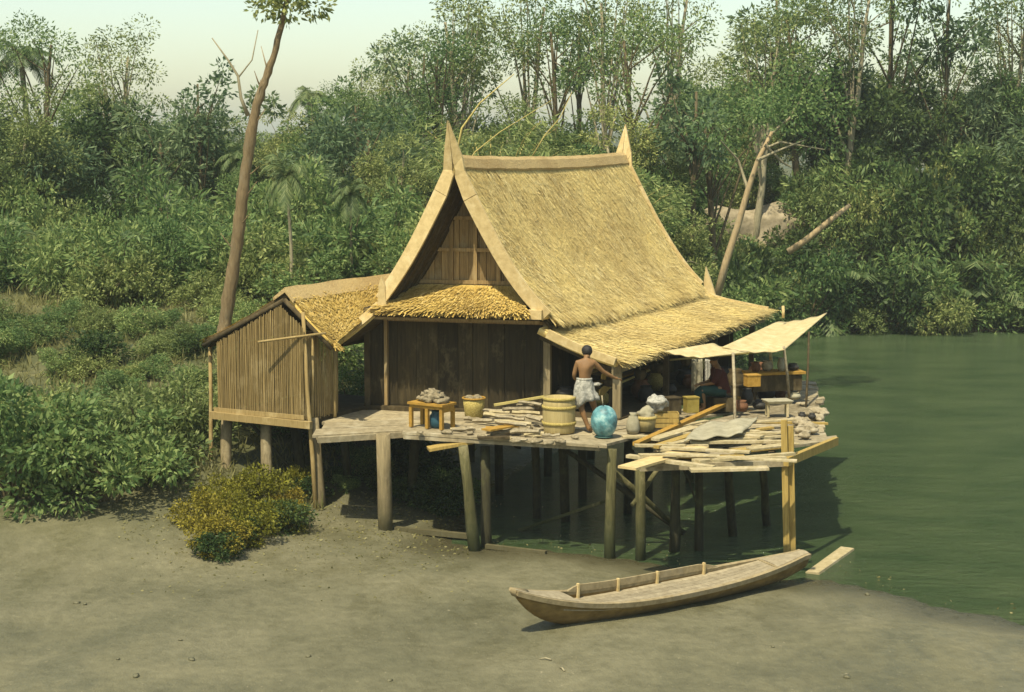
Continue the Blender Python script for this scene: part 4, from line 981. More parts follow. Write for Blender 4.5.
mb = MB(); mb.tube([p2 + V3(.06, 0, .36), p2 + V3(-.12, 0, .39), p2 + V3(-.34, 0, .42), p2 + V3(-.42, 0, .36), p2 + V3(-.41, 0, .18)], [.15, .18, .20, .19, .19], 20, True, True, .62); mb.build("wrap_cloth", M["cloth_teal"], pe2)
mb = MB(); mb.box(p2 + V3(.02, 0, .14), (.42, .34, .26), .1); tag(mb.build("seat_box", M["dark_timber"]), "dark box the dim person under the awning sits on", "box")
# ------------------------------------------------------------------ boat
def boat(A, B, label):
    """sampan from bow A to stern B (points on the ground under the ends)"""
    root = thing("sampan", (A + B) / 2, label, "boat"); ax = B - A; L = ax.length; ax.normalize(); sd = V3(0, 0, 1).cross(ax)  # sd points to far side
    if sd.y < 0: sd = -sd
    def sec(t):     # half beam, gunwale height, keel height
        hb = .36 * (1 - abs(1 - 2 * (.04 + .92 * t)) ** 2.2) ** .95 + .012
        if t > .85: hb = max(hb, .11)
        gz = .33 + .40 * abs(1 - 2 * t) ** 2.6 * (1.0 if t < .5 else .30); kz = .02 + .66 * abs(1 - 2 * t) ** 6 * (1.0 if t < .5 else .28)
        return max(hb, .025), gz, min(kz, gz - .06)
    n = 44; prof_n = 11
    heel = R(7)
    def pt(t, lat, z):
        l2 = lat * math.cos(heel) - z * math.sin(heel); z2 = z * math.cos(heel) + lat * math.sin(heel); return A + ax * (t * L) + sd * l2 + V3(0, 0, z2)
    def shell(k, th):
        vs = []
        for i in range(n + 1):
            t = i / n; hb, gz, kz = sec(t)
            for j in range(prof_n):
                u = -1 + 2 * j / (prof_n - 1); lat = hb * math.copysign(abs(u) ** .8, u); z = kz + (gz - kz) * abs(u) ** 2.3
                vs.append(pt(t, lat * (1 - th / max(hb, .05) * .9), z + th * (1 - abs(u)) ))
        return vs
    o_, i_ = shell(0, 0), shell(1, .028); mb = MB(); W = prof_n
    fo = [(i * W + j, i * W + j + 1, (i + 1) * W + j + 1, (i + 1) * W + j) for i in range(n) for j in range(W - 1)]
    N_ = len(o_); fs = fo + [tuple(N_ + q for q in reversed(f)) for f in fo]
    for i in range(n):
        for j in (0, W - 1): fs.append((i * W + j, (i + 1) * W + j, N_ + (i + 1) * W + j, N_ + i * W + j))
    for i in (0, n): fs += [(i * W + j, i * W + j + 1, N_ + i * W + j + 1, N_ + i * W + j) for j in range(W - 1)]
    mb.add(o_ + i_, fs, True); mb.build("hull", M["boat_hull"], root)
    for s in (-1, 1):
        mb = MB(); pts = []
        for i in range(n + 1):
            t = i / n; hb, gz, kz = sec(t); pts.append((pt(t, s * (hb + .02), gz - .055), pt(t, s * (hb + .025), gz + .018), pt(t, s * (hb - .05), gz + .018), pt(t, s * (hb - .045), gz - .04)))
        vs = [p for q in pts for p in q]; mb.add(vs, [(i * 4 + k, i * 4 + (k + 1) % 4, (i + 1) * 4 + (k + 1) % 4, (i + 1) * 4 + k) for i in range(n) for k in range(4)] + [(0, 1, 2, 3), tuple(n * 4 + k for k in range(4))])
        mb.build("gunwale", M["boat"], root)
    hb, gz, kz = sec(0); MB().tube([pt(.035, 0, sec(.035)[1] - .03), pt(.0, 0, gz - .02), pt(-.012, 0, gz + .03)], [.085, .06, .025], 10).build("prow", M["boat"], root)
    # floor boards laid lengthwise, high in the hull
    mb = MB(); nb = 6
    for b in range(nb):
        vs = []; m = 26
        for i in range(m + 1):
            t = .13 + .74 * i / m; hb, gz, kz = sec(t); z = .27 + .30 * abs(1 - 2 * t) ** 2.8; w = hb * .90
            a = -w + 2 * w * (b + .02) / nb; c = -w + 2 * w * (b + .98) / nb; vs += [pt(t, a, z), pt(t, c, z), pt(t, c, z - .02), pt(t, a, z - .02)]
        mb.add(vs, [(i * 4 + k, i * 4 + (k + 1) % 4, (i + 1) * 4 + (k + 1) % 4, (i + 1) * 4 + k) for i in range(m) for k in range(4)])
    mb.build("floor_boards", M["boat_in"], root)
    # end decks
    for t0, t1, nm in ((.0, .17, "bow_deck"), (.86, 1.0, "stern_deck")):
        vs = []; m = 10
        for i in range(m + 1):
            t = t0 + (t1 - t0) * i / m; hb, gz, kz = sec(t)
            for k in range(5): u = -1 + k / 2; vs.append(pt(t, u * (hb - .03), gz + .004 + .012 * (1 - u * u)))
        mb = MB().add(vs, [(i * 5 + k, i * 5 + k + 1, (i + 1) * 5 + k + 1, (i + 1) * 5 + k) for i in range(m) for k in range(4)]); o = mb.build(nm, M["boat_in"], root)
        so = o.modifiers.new("thickness", "SOLIDIFY"); so.thickness = .02; so.offset = -1
    for t, w in ((.30, .9), (.86, 1)):
        hb, gz, kz = sec(t); MB().beam(pt(t, -hb * .95 * w, gz - .0), pt(t, hb * .95 * w, gz - .0), .07, .04).build("thwart", M["boat"], root) if t > .5 else None
    # wash strake with ribs along the far side
    mb = MB(); vs = []; m = 24
    for i in range(m + 1):
        t = .20 + .52 * i / m; hb, gz, kz = sec(t); h = .10 * min(1, (i + .3) / 2) * min(1, (m - i + .5) / 3)
        vs += [pt(t, hb - .055, gz + .01), pt(t, hb - .045, gz + .01 + h), pt(t, hb - .02, gz + .01 + h), pt(t, hb - .03, gz + .01)]
    mb.add(vs, [(i * 4 + k, i * 4 + (k + 1) % 4, (i + 1) * 4 + (k + 1) % 4, (i + 1) * 4 + k) for i in range(m) for k in range(4)] + [(0, 1, 2, 3), tuple(m * 4 + k for k in range(4))]); mb.build("wash_strake", M["boat"], root)
    for t in (.235, .375, .51, .67):
        hb, gz, kz = sec(t); MB().beam(pt(t, hb - .07, gz - .12), pt(t, hb - .055, gz + .13), .05, .03, up=ax).build("rib", M["pale_board"], root)
    return root
bA = gnd(510, 640, .10); bB = gnd(802, 580, .04); bA.z = .10; bB.z = .05
boat(bA, bB, "long wooden sampan with upswept ends lying on the mud below the house")
# second boat's bow just right of the stern
o = MB(); a, b = gnd(812, 571, .05), gnd(862, 537, .05)
o.beam(a + V3(0, 0, -.045), a.lerp(b, .7) + V3(0, 0, -.03), .24, .05, jit=.02); tag(o.build("plank", M["loose"]), "broad pale plank half afloat at the right edge behind the stern of the sampan", "plank")

# ------------------------------------------------------------------ vegetation
def leaf_quads(centres, dirs, size, asp=.45, droop=.3):
    """numpy: one folded-looking leaf quad per centre"""
    n = len(centres)
    d = dirs + rng.normal(0, .45, (n, 3)); d[:, 2] -= droop; d /= np.linalg.norm(d, axis=1)[:, None] + 1e-9
    r = rng.normal(0, 1, (n, 3)); s = np.cross(d, r); s /= np.linalg.norm(s, axis=1)[:, None] + 1e-9
    L = size * rng.uniform(.6, 1.4, n)[:, None]; w = L * asp * .5
    p0 = centres; p2 = centres + d * L; pm = centres + d * L * .45
    V = np.stack([p0, pm + s * w, p2, pm - s * w], 1).reshape(-1, 3)
    return V
def np_mesh(name, V, mat):
    n = len(V) // 4; me = bpy.data.meshes.new(name); me.vertices.add(len(V)); me.vertices.foreach_set("co", V.astype(np.float32).ravel())
    me.loops.add(4 * n); me.loops.foreach_set("vertex_index", np.arange(4 * n, dtype=np.int32)); me.polygons.add(n)
    me.polygons.foreach_set("loop_start", np.arange(0, 4 * n, 4, dtype=np.int32)); me.polygons.foreach_set("loop_total", np.full(n, 4, np.int32))
    me.update(calc_edges=True); me.materials.append(mat); return me
def crown_mesh(name, mat, rx, rz, n_cl, per, size, cz, cl_r=.36, seed=0, gap=.0, asp=.45, flat=1.0):
    """leaf clumps spread through an uneven ellipsoid; returns mesh and clump centres"""
    g = np.random.default_rng(seed); cs = []
    while len(cs) < n_cl:
        p = g.normal(0, 1, 3); p /= np.linalg.norm(p); r = g.uniform(.25, 1.0) ** .6
        p = p * r * np.array([rx, rx, rz]) * g.uniform(.75, 1.2); cs.append(p + np.array([0, 0, cz]))
    Vs_ = []
    for c in cs:
        rr = cl_r * rx * g.uniform(.55, 1.3); k = int(per * (rr / (cl_r * rx)) ** 2)
        d = g.normal(0, 1, (k, 3)); d /= np.linalg.norm(d, axis=1)[:, None]; rad = rr * g.uniform(.35, 1.05, k) ** .7
        pos = c + d * rad[:, None] * np.array([1, 1, .75 * flat]); dd = d.copy(); dd[:, 2] += .15
        Vs_.append(leaf_quads(pos, dd, size, asp))
    return np_mesh(name, np.concatenate(Vs_), mat), cs
def new_obj(name, me, parent):
    o = bpy.data.objects.new(name, me); COL.objects.link(o); o.parent = parent; ORG[o.name] = ORG[parent.name]; return o
PARK = V3(0, 0, 0)
def tree_proto(name, leafm, barkm, h, rx, rz, n_cl, per, size, seed, tr=.12, lean=(0, 0), cl_r=.36, limbs=9, low=.45, asp=.45):
    """tree of height about h with its foot at the origin"""
    random.seed(seed); root = thing(name, PARK, "tree", "tree")
    cz = h - rz; me, cs = crown_mesh("crown", M[leafm], rx, rz, n_cl, per, size, cz, cl_r, seed, asp=asp)
    top = V3(lean[0], lean[1], cz + rz * .3)
    mb = MB(); pts = [V3(0, 0, -.3)]; k = 7
    for i in range(1, k + 1):
        t = i / k; pts.append(V3(lean[0] * t + random.uniform(-.1, .1) * h * .05, lean[1] * t + random.uniform(-.1, .1) * h * .05, top.z * t))
    mb.tube(pts, [tr * (1.15 - .8 * i / k) for i in range(k + 1)], 9)
    for c in random.sample(cs, min(limbs, len(cs))):
        c = Vector(c) ; i = random.randint(int(k * low), k - 1); a = pts[i]; m_ = a.lerp(c, .5) + V3(0, 0, .12 * (c - a).length * random.uniform(-.3, 1)); r = tr * .42 * (1.1 - .7 * i / k)
        mb.tube([a, m_, c], [r, r * .7, r * .25], 6, False)
    mb.build("trunk", M[barkm], root)
    new_obj("crown", me, root)
    return root
def bush_proto(name, leafm, rx, rz, n_cl, per, size, seed, cl_r=.42, asp=.45):
    random.seed(seed); root = thing(name, PARK, "bush", "bush")
    me, cs = crown_mesh("foliage", M[leafm], rx, rz, n_cl, per, size, rz * .75, cl_r, seed, asp=asp)
    mb = MB()
    for c in random.sample(cs, min(7, len(cs))): c = Vector(c); mb.tube([V3(random.uniform(-.08, .08), random.uniform(-.08, .08), -.2), V3(c.x * .4, c.y * .4, c.z * .5), c], [.035, .025, .01], 6, False)
    mb.build("stem", M["bark_dark"], root); new_obj("foliage", me, root); return root
def palm_proto(name, h, n_fr, fl, seed, tr=.09, fan=False):
    random.seed(seed); root = thing(name, PARK, "palm", "palm"); mb = MB()
    pts = [V3(.12 * math.sin(i * .5), .05 * i / 8, h * i / 8 - .2 * (i == 0)) for i in range(9)]; mb.tube(pts, [tr * (1.2 - .35 * i / 8) for i in range(9)], 9); mb.build("trunk", M["bark_pale"], root)
    top = pts[-1]; V = []; 
    for f in range(n_fr):
        az = 2 * math.pi * f / n_fr + random.uniform(-.25, .25); el = random.uniform(-.35, 1.15); d = V3(math.cos(az) * math.cos(el), math.sin(az) * math.cos(el), math.sin(el)); L = fl * random.uniform(.8, 1.1)
        spine = []; p = top.copy(); dd = d.copy()
        for i in range(9): spine.append(p.copy()); p = p + dd * L / 8; dd = (dd + V3(0, 0, -.16 - .03 * i)).normalized()
        for i in range(1, 9):
            tg = (spine[i] - spine[i - 1]).normalized(); sd = tg.cross(V3(0, 0, 1)); sd = sd.normalized() if sd.length > .05 else V3(1, 0, 0)
            for q in range(5):
                a = spine[i - 1].lerp(spine[i], q / 5); ll = L * .30 * math.sin(math.pi * (i + q / 5) / 9.6) + .05
                for s in (-1, 1):
                    e = a + (sd * s * .8 + tg * .55 + V3(0, 0, -.35 + random.uniform(-.1, .15))).normalized() * ll; w = tg * .022 * L / 1.6
                    V += [a - w, a + w, e + w * .3, e - w * .3]
        for i in range(8):
            w = V3(0, 0, .015); V += [spine[i] - w, spine[i] + w, spine[i + 1] + w, spine[i + 1] - w]
    me = np_mesh("crown", np.array([tuple(v) for v in V]), M["palm"]); new_obj("crown", me, root); return root
def bamboo_proto(seed, h=6.5):
    random.seed(seed); root = thing("bamboo_clump", PARK, "bamboo", "bamboo"); mb = MB(); Vs_ = []
    for c in range(16):
        a = random.uniform(0, 6.28); b = V3(.35 * math.cos(a), .35 * math.sin(a), -.2); out = random.uniform(.25, .6) * h * .5; hh = h * random.uniform(.7, 1.05)
        pts = [b + V3(math.cos(a) * out * t ** 2.2, math.sin(a) * out * t ** 2.2, hh * (t - .18 * t ** 4)) for t in np.linspace(0, 1, 9)]
        mb.tube(pts, [.035 * (1.1 - t) + .006 for t in np.linspace(0, 1, 9)], 6, False)
        for i in range(3, 9):
            k = 60; pos = np.array(tuple(pts[i])) + rng.normal(0, .28, (k, 3)); Vs_.append(leaf_quads(pos, rng.normal(0, 1, (k, 3)) * .5 + np.array([math.cos(a), math.sin(a), -.2]), .24, .18))
    mb.build("culm", M["bamboo_pole"], root); new_obj("foliage", np_mesh("foliage", np.concatenate(Vs_), M["leaf_olive"]), root); return root

used = set()
def put(proto, px, Y, label, group, h_sc=1.0, sc=1.0, rz=None, x=None):
    """stand a copy of a plant on the ground at picture column px, distance Y"""
    xx = x if x is not None else (px - CX) / F * Y * 1.0
    loc = V3(xx, Y, terr(xx, Y) - .03); rz = random.uniform(0, 6.28) if rz is None else rz
    if proto.name not in used:
        used.add(proto.name); proto.location = loc; proto.rotation_euler = (0, 0, rz); proto.scale = (sc, sc, sc * h_sc); tag(proto, label, None, group); return proto
    return copy_thing(proto, loc, rz, sc, label, group, sc * h_sc)

T_round = [tree_proto("leafy_tree", "leaf_mid", "bark_dark", 5.0, 1.7, 1.7, 38, 300, .12, 11, cl_r=.30), tree_proto("leafy_tree", "leaf_olive", "bark_pale", 5.2, 1.9, 1.8, 34, 300, .115, 12, cl_r=.30), tree_proto("leafy_tree", "leaf_teal", "bark_dark", 4.8, 1.8, 1.8, 22, 150, .26, 13, cl_r=.38, asp=.22), tree_proto("leafy_tree", "leaf_mid", "bark_pale", 5.4, 1.6, 2.1, 34, 260, .13, 14, cl_r=.30), tree_proto("leafy_tree", "leaf_dark", "bark_dark", 5.0, 1.8, 1.7, 30, 170, .19, 15, cl_r=.34)]
T_tall = [tree_proto("slender_tree", "leaf_olive", "bark_pale", 9.0, 1.9, 2.0, 24, 170, .12, 21, .13, (.9, 0), .34, 14, .35), tree_proto("slender_tree", "leaf_mid", "bark_dark", 8.5, 2.1, 1.9, 24, 170, .12, 22, .14, (-.6, .2), .34, 14, .35), tree_proto("slender_tree", "leaf_teal", "bark_dark", 8.8, 1.7, 2.2, 18, 90, .22, 23, .12, (.3, 0), .34, 14, .35)]
B_ = [bush_proto("bush", "leaf_mid", 1.2, 1.0, 26, 260, .11, 31, .34), bush_proto("bush", "leaf_olive", 1.1, .8, 24, 260, .10, 32, .34), bush_proto("bush", "leaf_dark", 1.2, 1.0, 18, 180, .17, 33), bush_proto("bush", "leaf_mid", 1.2, 1.1, 20, 150, .20, 34, .4, .25)]
B_y = [bush_proto("yellow_shrub", "leaf_yellow", .95, .62, 26, 230, .075, 35, .34, .6), bush_proto("yellow_shrub", "leaf_yellow", .8, .6, 22, 220, .07, 36, .36, .6)]
NIPA = palm_proto("nipa_palm", .35, 15, 2.3, 44, .10)
PAL = [palm_proto("palm_tree", 4.2, 18, 1.5, 41, .08), palm_proto("palm_tree", 6.2, 16, 1.6, 42, .10)]
BAM = [bamboo_proto(51), bamboo_proto(52)]

random.seed(99)
# left part of the jungle behind the shed
GL = "trees of the jungle behind the shed"
def rnd(a, b): return random.uniform(a, b)
for i in range(46):
    px = -160 + 620 * (i + rnd(0, 1)) / 46; Y = rnd(50, 66); k = (0, 1, 2, 3, 4, 1, 3, 2)[i % 8]
    lab = ("green", "olive", "blue green", "light green", "dark")[k] + " leafy tree in the jungle left of the tall house"
    q_ = .80 if 200 < px < 345 else 1.0
    put(T_round[k], px, Y, lab, GL, rnd(.9, 1.12), rnd(.66, 1.0) * q_)
for px, Y, k, s, hs in ((205, 54, 2, .72, 1), (437, 58, 1, .86, 1.0), (420, 62, 2, .85, 1), (400, 64, 0, .8, 1), (360, 60, 1, .62, 1), (455, 63, 2, .9, 1), (470, 60, 0, .95, 1), (120, 56, 0, .8, 1), (40, 58, 1, .9, 1), (-60, 56, 2, .9, 1), (330, 70, 1, .62, 1), (380, 66, 0, .66, 1)):
    put(T_tall[k], px, Y, ("olive", "green", "blue green")[k] + " slender tree rising above the jungle left of the tall house", "slender trees left of the house", hs, s)
for i in range(44):
    px = -150 + 620 * (i + rnd(0, 1)) / 44; Y = rnd(42.5, 49); k = (0, 1, 3, 1)[i % 4]
    lab = ("green", "olive", "dark", "blue green")[k] + " bush at the foot of the jungle behind the shed"
    put(B_[k], px, Y, lab, "bushes behind the shed", rnd(.8, 1.3), rnd(.75, 1.15))
for i in range(22):
    px = -150 + 480 * (i + rnd(0, 1)) / 22; Y = rnd(36.5, 42); put(B_[(1, 0, 1, 2)[i % 4]], px, Y, ("olive low", "green low", "olive low", "dark low")[i % 4] + " bush on the grassy slope just behind the shed", "low bushes on the slope", rnd(.6, .9), rnd(.4, .62))
for px, Y, s in ((215, 47, .8), (262, 48, .7), (310, 47, .85), (345, 49, .9), (385, 47, .8), (120, 46, .9), (60, 47, 1), (-20, 46, 1), (420, 48, .9), (180, 50, .9), (780, 64.5, 1.1), (815, 64.8, 1.2), (870, 65, 1.2), (930, 65, 1.1), (985, 65.3, 1.2), (725, 56, .9), (690, 54, .9)):
    put(NIPA, px, Y, "stemless palm with arching fronds at the " + ("foot of the left jungle" if px < 500 else "waterside right of the house"), "stemless palms", rnd(.9, 1.1), s)
for i in range(30):
    px = -120 + 400 * (i + rnd(0, 1)) / 30; Y = rnd(34.5, 41); put(B_[(1, 0, 1, 3)[i % 4]], px, Y, ("olive", "green", "olive", "blue green")[i % 4] + " shrub scattered over the grassy slope left of the shed", "shrubs on the grassy slope", rnd(.6, 1.0), rnd(.35, .55))
put(PAL[0], 289, 42.4, "slim betel palm with a drooping crown behind the shed", "palms", 1.55, .50, .4)
put(PAL[0], 352, 43.5, "slighter betel palm with a pale stem behind the left end of the main roof", "palms", 1.5, .42, 1.9)
put(PAL[0], 240, 53, "shorter palm half hidden near the tall bare trunk", "palms", 1.3, .55, 2.2)
put(PAL[1], 312, 66, "distant palm standing clear against the sky", "palms", 1.15, .66, 1.4)
put(PAL[1], 30, 60, "palm at the far left above the jungle", "palms", 1.0, 1.0, .9)
put(BAM[0], 490, 46, "bamboo clump arching up directly behind the roof ridge", "bamboo clumps", .85, .95)
put(BAM[1], 545, 47, "second bamboo clump behind the middle of the ridge", "bamboo clumps", .72, .95)
put(BAM[0], 600, 50, "bamboo clump behind the right end of the ridge", "bamboo clumps", .68, 1.0)
# behind and right of the house
GR = "trees of the jungle right of the house"
for i in range(30):
    px = 455 + 300 * (i + rnd(0, 1)) / 30; Y = rnd(52, 66); 
    xx = (px - CX) / F * Y
    if water_s(xx, Y) > -1.2: Y = 68 + rnd(0, 8)
    k = (3, 1, 2, 0, 4, 1, 3)[i % 7]; put(T_round[k], px, Y, ("green", "olive", "blue green", "light green", "dark")[k] + " leafy tree in the jungle behind the tall roof", GR, rnd(.75, .95), rnd(.72, .95)) if px < 686 or Y > 69 else None
for px, Y, k, s in ((520, 62, 0, .95), (560, 60, 1, .9), (605, 61, 0, 1.0), (640, 58, 1, 1.0), (690, 57, 2, 1.0), (720, 60, 1, 1.05), (755, 67, 0, 1.1), (800, 69, 1, 1.1), (840, 68, 0, 1.1), (890, 70, 1, 1.15), (940, 69, 2, 1.1), (1000, 71, 0, 1.1), (1060, 70, 1, 1.2), (660, 66, 0, 1.1), (775, 73, 2, 1.15), (580, 66, 2, .95)):
    put(T_tall[k], px, Y, ("olive", "green", "blue green")[k] + " tall slender tree above the jungle on the right", "tall trees on the right", rnd(.95, 1.1), s)
for i in range(34):
    px = 690 + 520 * (i + rnd(0, 1)) / 34; Y = rnd(67.5, 74) + (5 if px < 806 else 0); k = (0, 1, 2, 3, 4)[i % 5]
    put(T_round[k], px, Y, ("green", "olive", "blue green", "light green", "dark")[k] + " leafy tree on the far bank across the river", "trees on the far bank", rnd(.95, 1.25), rnd(.9, 1.2))
for i in range(30):
    px = 640 + 560 * (i + rnd(0, 1)) / 30; Y = rnd(63.2, 65.5)
    xx = (px - CX) / F * Y
    k = (0, 2, 3, 1)[i % 4]; put(B_[k], px, Y, ("green", "olive", "dark", "blue green")[k] + " bush overhanging the water of the far bank", "bushes on the far bank", rnd(.9, 1.3), rnd(.9, 1.4))
for i in range(40):
    px = 800 + 420 * (i + rnd(0, 1)) / 40; Y = rnd(66, 69.5); k = (0, 1, 3, 2)[i % 4]
    put(B_[k], px, Y, ("green", "olive", "blue green", "dark")[i % 4] + " bush under the trees on top of the far bank", "bushes on top of the far bank", rnd(1.1, 1.7), rnd(1.0, 1.5))
for i in range(26):
    px = -150 + 560 * (i + rnd(0, 1)) / 26; Y = rnd(49, 56); k = (0, 1, 3, 1)[i % 4]
    put(B_[k], px, Y, ("green", "olive", "blue green", "olive")[i % 4] + " bush filling the jungle between the trees on the left", "undergrowth of the left jungle", rnd(1.0, 1.5), rnd(.8, 1.2))
for px, Y in ((640, 52), (668, 54), (690, 52.5), (705, 56), (722, 55), (735, 57.5), (650, 57), (600, 50), (560, 48), (520, 48), (712, 51.5), (745, 60), (690, 49)):
    xx = (px - CX) / F * Y
    if water_s(xx, Y) > -.2: continue
    put(B_[random.choice((0, 2, 3))], px, Y, "dense bush on the bank just behind the right side of the house", "bushes behind the house", rnd(1.0, 1.4), rnd(1.0, 1.35))
# yellow shrubs and undergrowth at the left front
for i, (px, py, s, k) in enumerate(((216, 548, .62, 0), (250, 540, .66, 1), (222, 522, .66, 1), (258, 518, .68, 0), (290, 520, .52, 1), (300, 505, .46, 0), (236, 532, .6, 0), (205, 535, .7, 1), (275, 530, .5, 0), (150, 505, 1.1, 1), (110, 520, 1.1, 0), (60, 505, 1.2, 1), (10, 520, 1.2, 0), (180, 490, .9, 0))):
    q = gnd(px, py, .30); put(B_y[k] if px > 195 else B_[(0, 1)[i % 2]], px, q.y, ("yellow green shrub in the sunlit thicket at the left front of the shed" if px > 195 else ("green", "olive")[i % 2] + " shrub on the bank left of the yellow thicket"), "shrubs left of the mud" if px > 195 else "shrubs on the left bank", rnd(.9, 1.1), s, x=q.x)
for px, py, s in ((240, 548, .34), (285, 535, .40), (218, 560, .34), (310, 512, .34)):
    q = gnd(px, py, .2); put(B_[2], px, q.y, "low dark green plant at the shaded edge of the yellow thicket", "dark plants at the thicket edge", .8, s, x=q.x)
for px, Y, s, k in ((240, 35, .62, 1), (280, 34.5, .6, 0), (350, 36, .7, 0), (400, 35, .6, 2), (425, 34, .55, 2), (440, 32.2, .42, 2), (455, 33, .5, 0), (410, 32.6, .42, 2), (360, 33.8, .4, 0), (205, 34, .7, 1), (320, 34.5, .55, 2), (385, 37, .8, 2), (330, 38, .8, 0)):
    put(B_[k], px, Y, ("green", "olive", "dark green")[k] + " plant growing among the stilts below the floor", "plants under the house", .8, s)
# the tall bare trunk at the left
random.seed(8)
tt = thing("tall_trunk", at(226, 318, 38.5), "tall leaning bare tree trunk at the left edge, forked near the top", "tree")
mb = MB(); P0_ = [at(x, y, 38.5) for x, y in ((222, 345), (226, 318), (233, 270), (239, 225), (244, 185), (250, 140), (257, 105), (266, 78), (276, 48), (285, 10), (290, -25))]
R0_ = [.17, .15, .135, .135, .125, .12, .10, .085, .07, .06, .04]; P_ = []; R_ = []
for i in range(len(P0_) - 1):
    for q in range(5):
        P_.append(P0_[i].lerp(P0_[i + 1], q / 5) + V3(rnd(-.012, .012), rnd(-.02, .02), 0)); R_.append((R0_[i] + (R0_[i + 1] - R0_[i]) * q / 5) * rnd(.88, 1.13))
mb.tube(P_, R_, 14)
for i in range(9): q = P_[12 + i * 3]; d_ = V3(rnd(-1, 1), -.3, rnd(.2, 1)).normalized(); mb.tube([q, q + d_ * .18, q + d_ * rnd(.3, .55) + V3(0, 0, .08)], [.03, .016, .006], 6); mb.build("trunk", M["bark"], tt)
mb = MB(); P_ = [at(x, y, 38.5) for x, y in ((248, 116), (241, 98), (238, 76), (228, 60), (212, 38))]; mb.tube(P_, [.05, .035, .03, .022, .012], 8); mb.tube([at(238, 78, 38.5), at(252, 60, 38.6), at(258, 30, 38.7)], [.02, .016, .01], 6); mb.build("branch", M["bark_pale"], tt)
me, cs = crown_mesh("crown", M["leaf_olive"], 1.1, .7, 14, 90, .14, 0, .35, 77); o = new_obj("crown", me, tt); o.location = at(288, -5, 38.5) - tt.location
me, cs = crown_mesh("crown", M["leaf_teal"], .42, .30, 7, 60, .12, 0, .4, 78); o = new_obj("crown", me, tt); o.location = at(262, 105, 38.9) - tt.location
# leaning bamboo culms above the ridge
for i, (pts, lab) in enumerate(((((452, 175), (462, 128), (480, 103), (514, 74)), "thick pale bamboo culm leaning right above the left gable tip"), (((462, 172), (475, 152), (500, 132), (552, 100)), "lower thin bamboo culm slanting over the ridge"), (((530, 160), (545, 135), (560, 118), (572, 92)), "thin yellow bamboo culm behind the middle of the ridge"))):
    mb = MB(); mb.tube([at(x, y, 42.5) for x, y in pts], [.032, .028, .02, .010] if i == 0 else [.018, .016, .012, .006], 8)
    tag(mb.build("bamboo_culm", M["bamboo_pole"]), lab, "bamboo")
# leaning tree at the right with radiating boughs and a fallen trunk
lt = thing("leaning_tree", at(724, 275, 47), "tree with a pale leaning trunk and radiating boughs right of the house", "tree")
mb = MB(); mb.tube([at(x, y, 47) for x, y in ((716, 300), (726, 262), (738, 225), (748, 190), (758, 160), (772, 132))], [.11, .10, .09, .08, .065, .045], 10); mb.build("trunk", M["bark"], lt)
mb = MB()
for pts in (((758, 160), (775, 152), (805, 140)), ((762, 150), (780, 142), (826, 150)), ((770, 135), (790, 118), (803, 95)), ((765, 145), (782, 162), (792, 168)), ((748, 190), (738, 160), (720, 140))): mb.tube([at(x, y, 47 + random.uniform(-.6, .6)) for x, y in pts], [.05, .035, .015], 7, False)
mb.build("branch", M["bark_pale"], lt)
me, cs = crown_mesh("crown", M["leaf_mid"], 2.2, 1.2, 24, 170, .12, 0, .30, 79); o = new_obj("crown", me, lt); o.location = at(778, 110, 47.5) - lt.location
mb = MB(); mb.tube([at(x, y, 48) for x, y in ((788, 252), (806, 240), (828, 222), (850, 205))], [.10, .09, .08, .06], 9); tag(mb.build("dead_log", M["bark"]), "pale fallen trunk slanting up from the bank at the right edge", "trunk")
mb = MB(); mb.lump(V3(8.9, 67.8, 2.9), 2.0, 4, 4, .5, (1.5, .6, .82)); tag(mb.build("bare_bank", M["pale_soil"], None), kind="structure")
mb = MB(); mb.lump(V3(12.6, 67.2, 2.2), 1.4, 8, 4, .5, (1.2, .6, .8)); tag(mb.build("bare_bank", M["pale_soil"], None), kind="structure")
for i in range(18):
    px = rnd(330, 450); py = rnd(468, 500); q = gnd(px, py, .35); z = terr(q.x, q.y)
    if water_s(q.x, q.y) > -.2: continue
    put(B_[(2, 0, 2, 1)[i % 4]], px, q.y, ("dark green", "green", "dark green", "olive")[i % 4] + " weed on the ground in the shade under the deck", "weeds under the deck", .9, rnd(.16, .34), x=q.x)
for px, Y, s, k in ((700, 66.0, .9, 0), (722, 65.6, .8, 3), (748, 65.9, .75, 1), (771, 65.7, .85, 0), (792, 66.2, .95, 2), (735, 69.5, 1.0, 1), (775, 69.6, 1.1, 0), (708, 69.4, 1.0, 3), (755, 66.6, .6, 1)):
    put(B_[k], px, Y, ("green", "olive", "dark green", "light green")[k] + " bush growing round the bare pale bank right of the roof", "bushes round the bare bank", rnd(.9, 1.2), s)
# litter washed up along the edge of the thicket
lp = []
g2 = np.random.default_rng(12)
while len(lp) < 2600:
    px, py = g2.uniform(120, 470), g2.uniform(500, 600); q = gnd(px, py, .2); zz = terr(q.x, q.y)
    if water_s(q.x, q.y) > -.25 or g2.random() > math.exp(-max(0, py - 535 + (px - 200) * .02) / 16): continue
    lp.append((q.x, q.y, zz + .008))
lp = np.array(lp); dd = g2.normal(0, 1, lp.shape); dd[:, 2] = .12
me = np_mesh("leaf_litter", leaf_quads(lp, dd, .055, .5, 0), M["leaf_dry"]); o = bpy.data.objects.new("leaf_litter", me); COL.objects.link(o); tag(o, "dry leaf litter strewn along the foot of the thicket", "litter", kind="stuff")
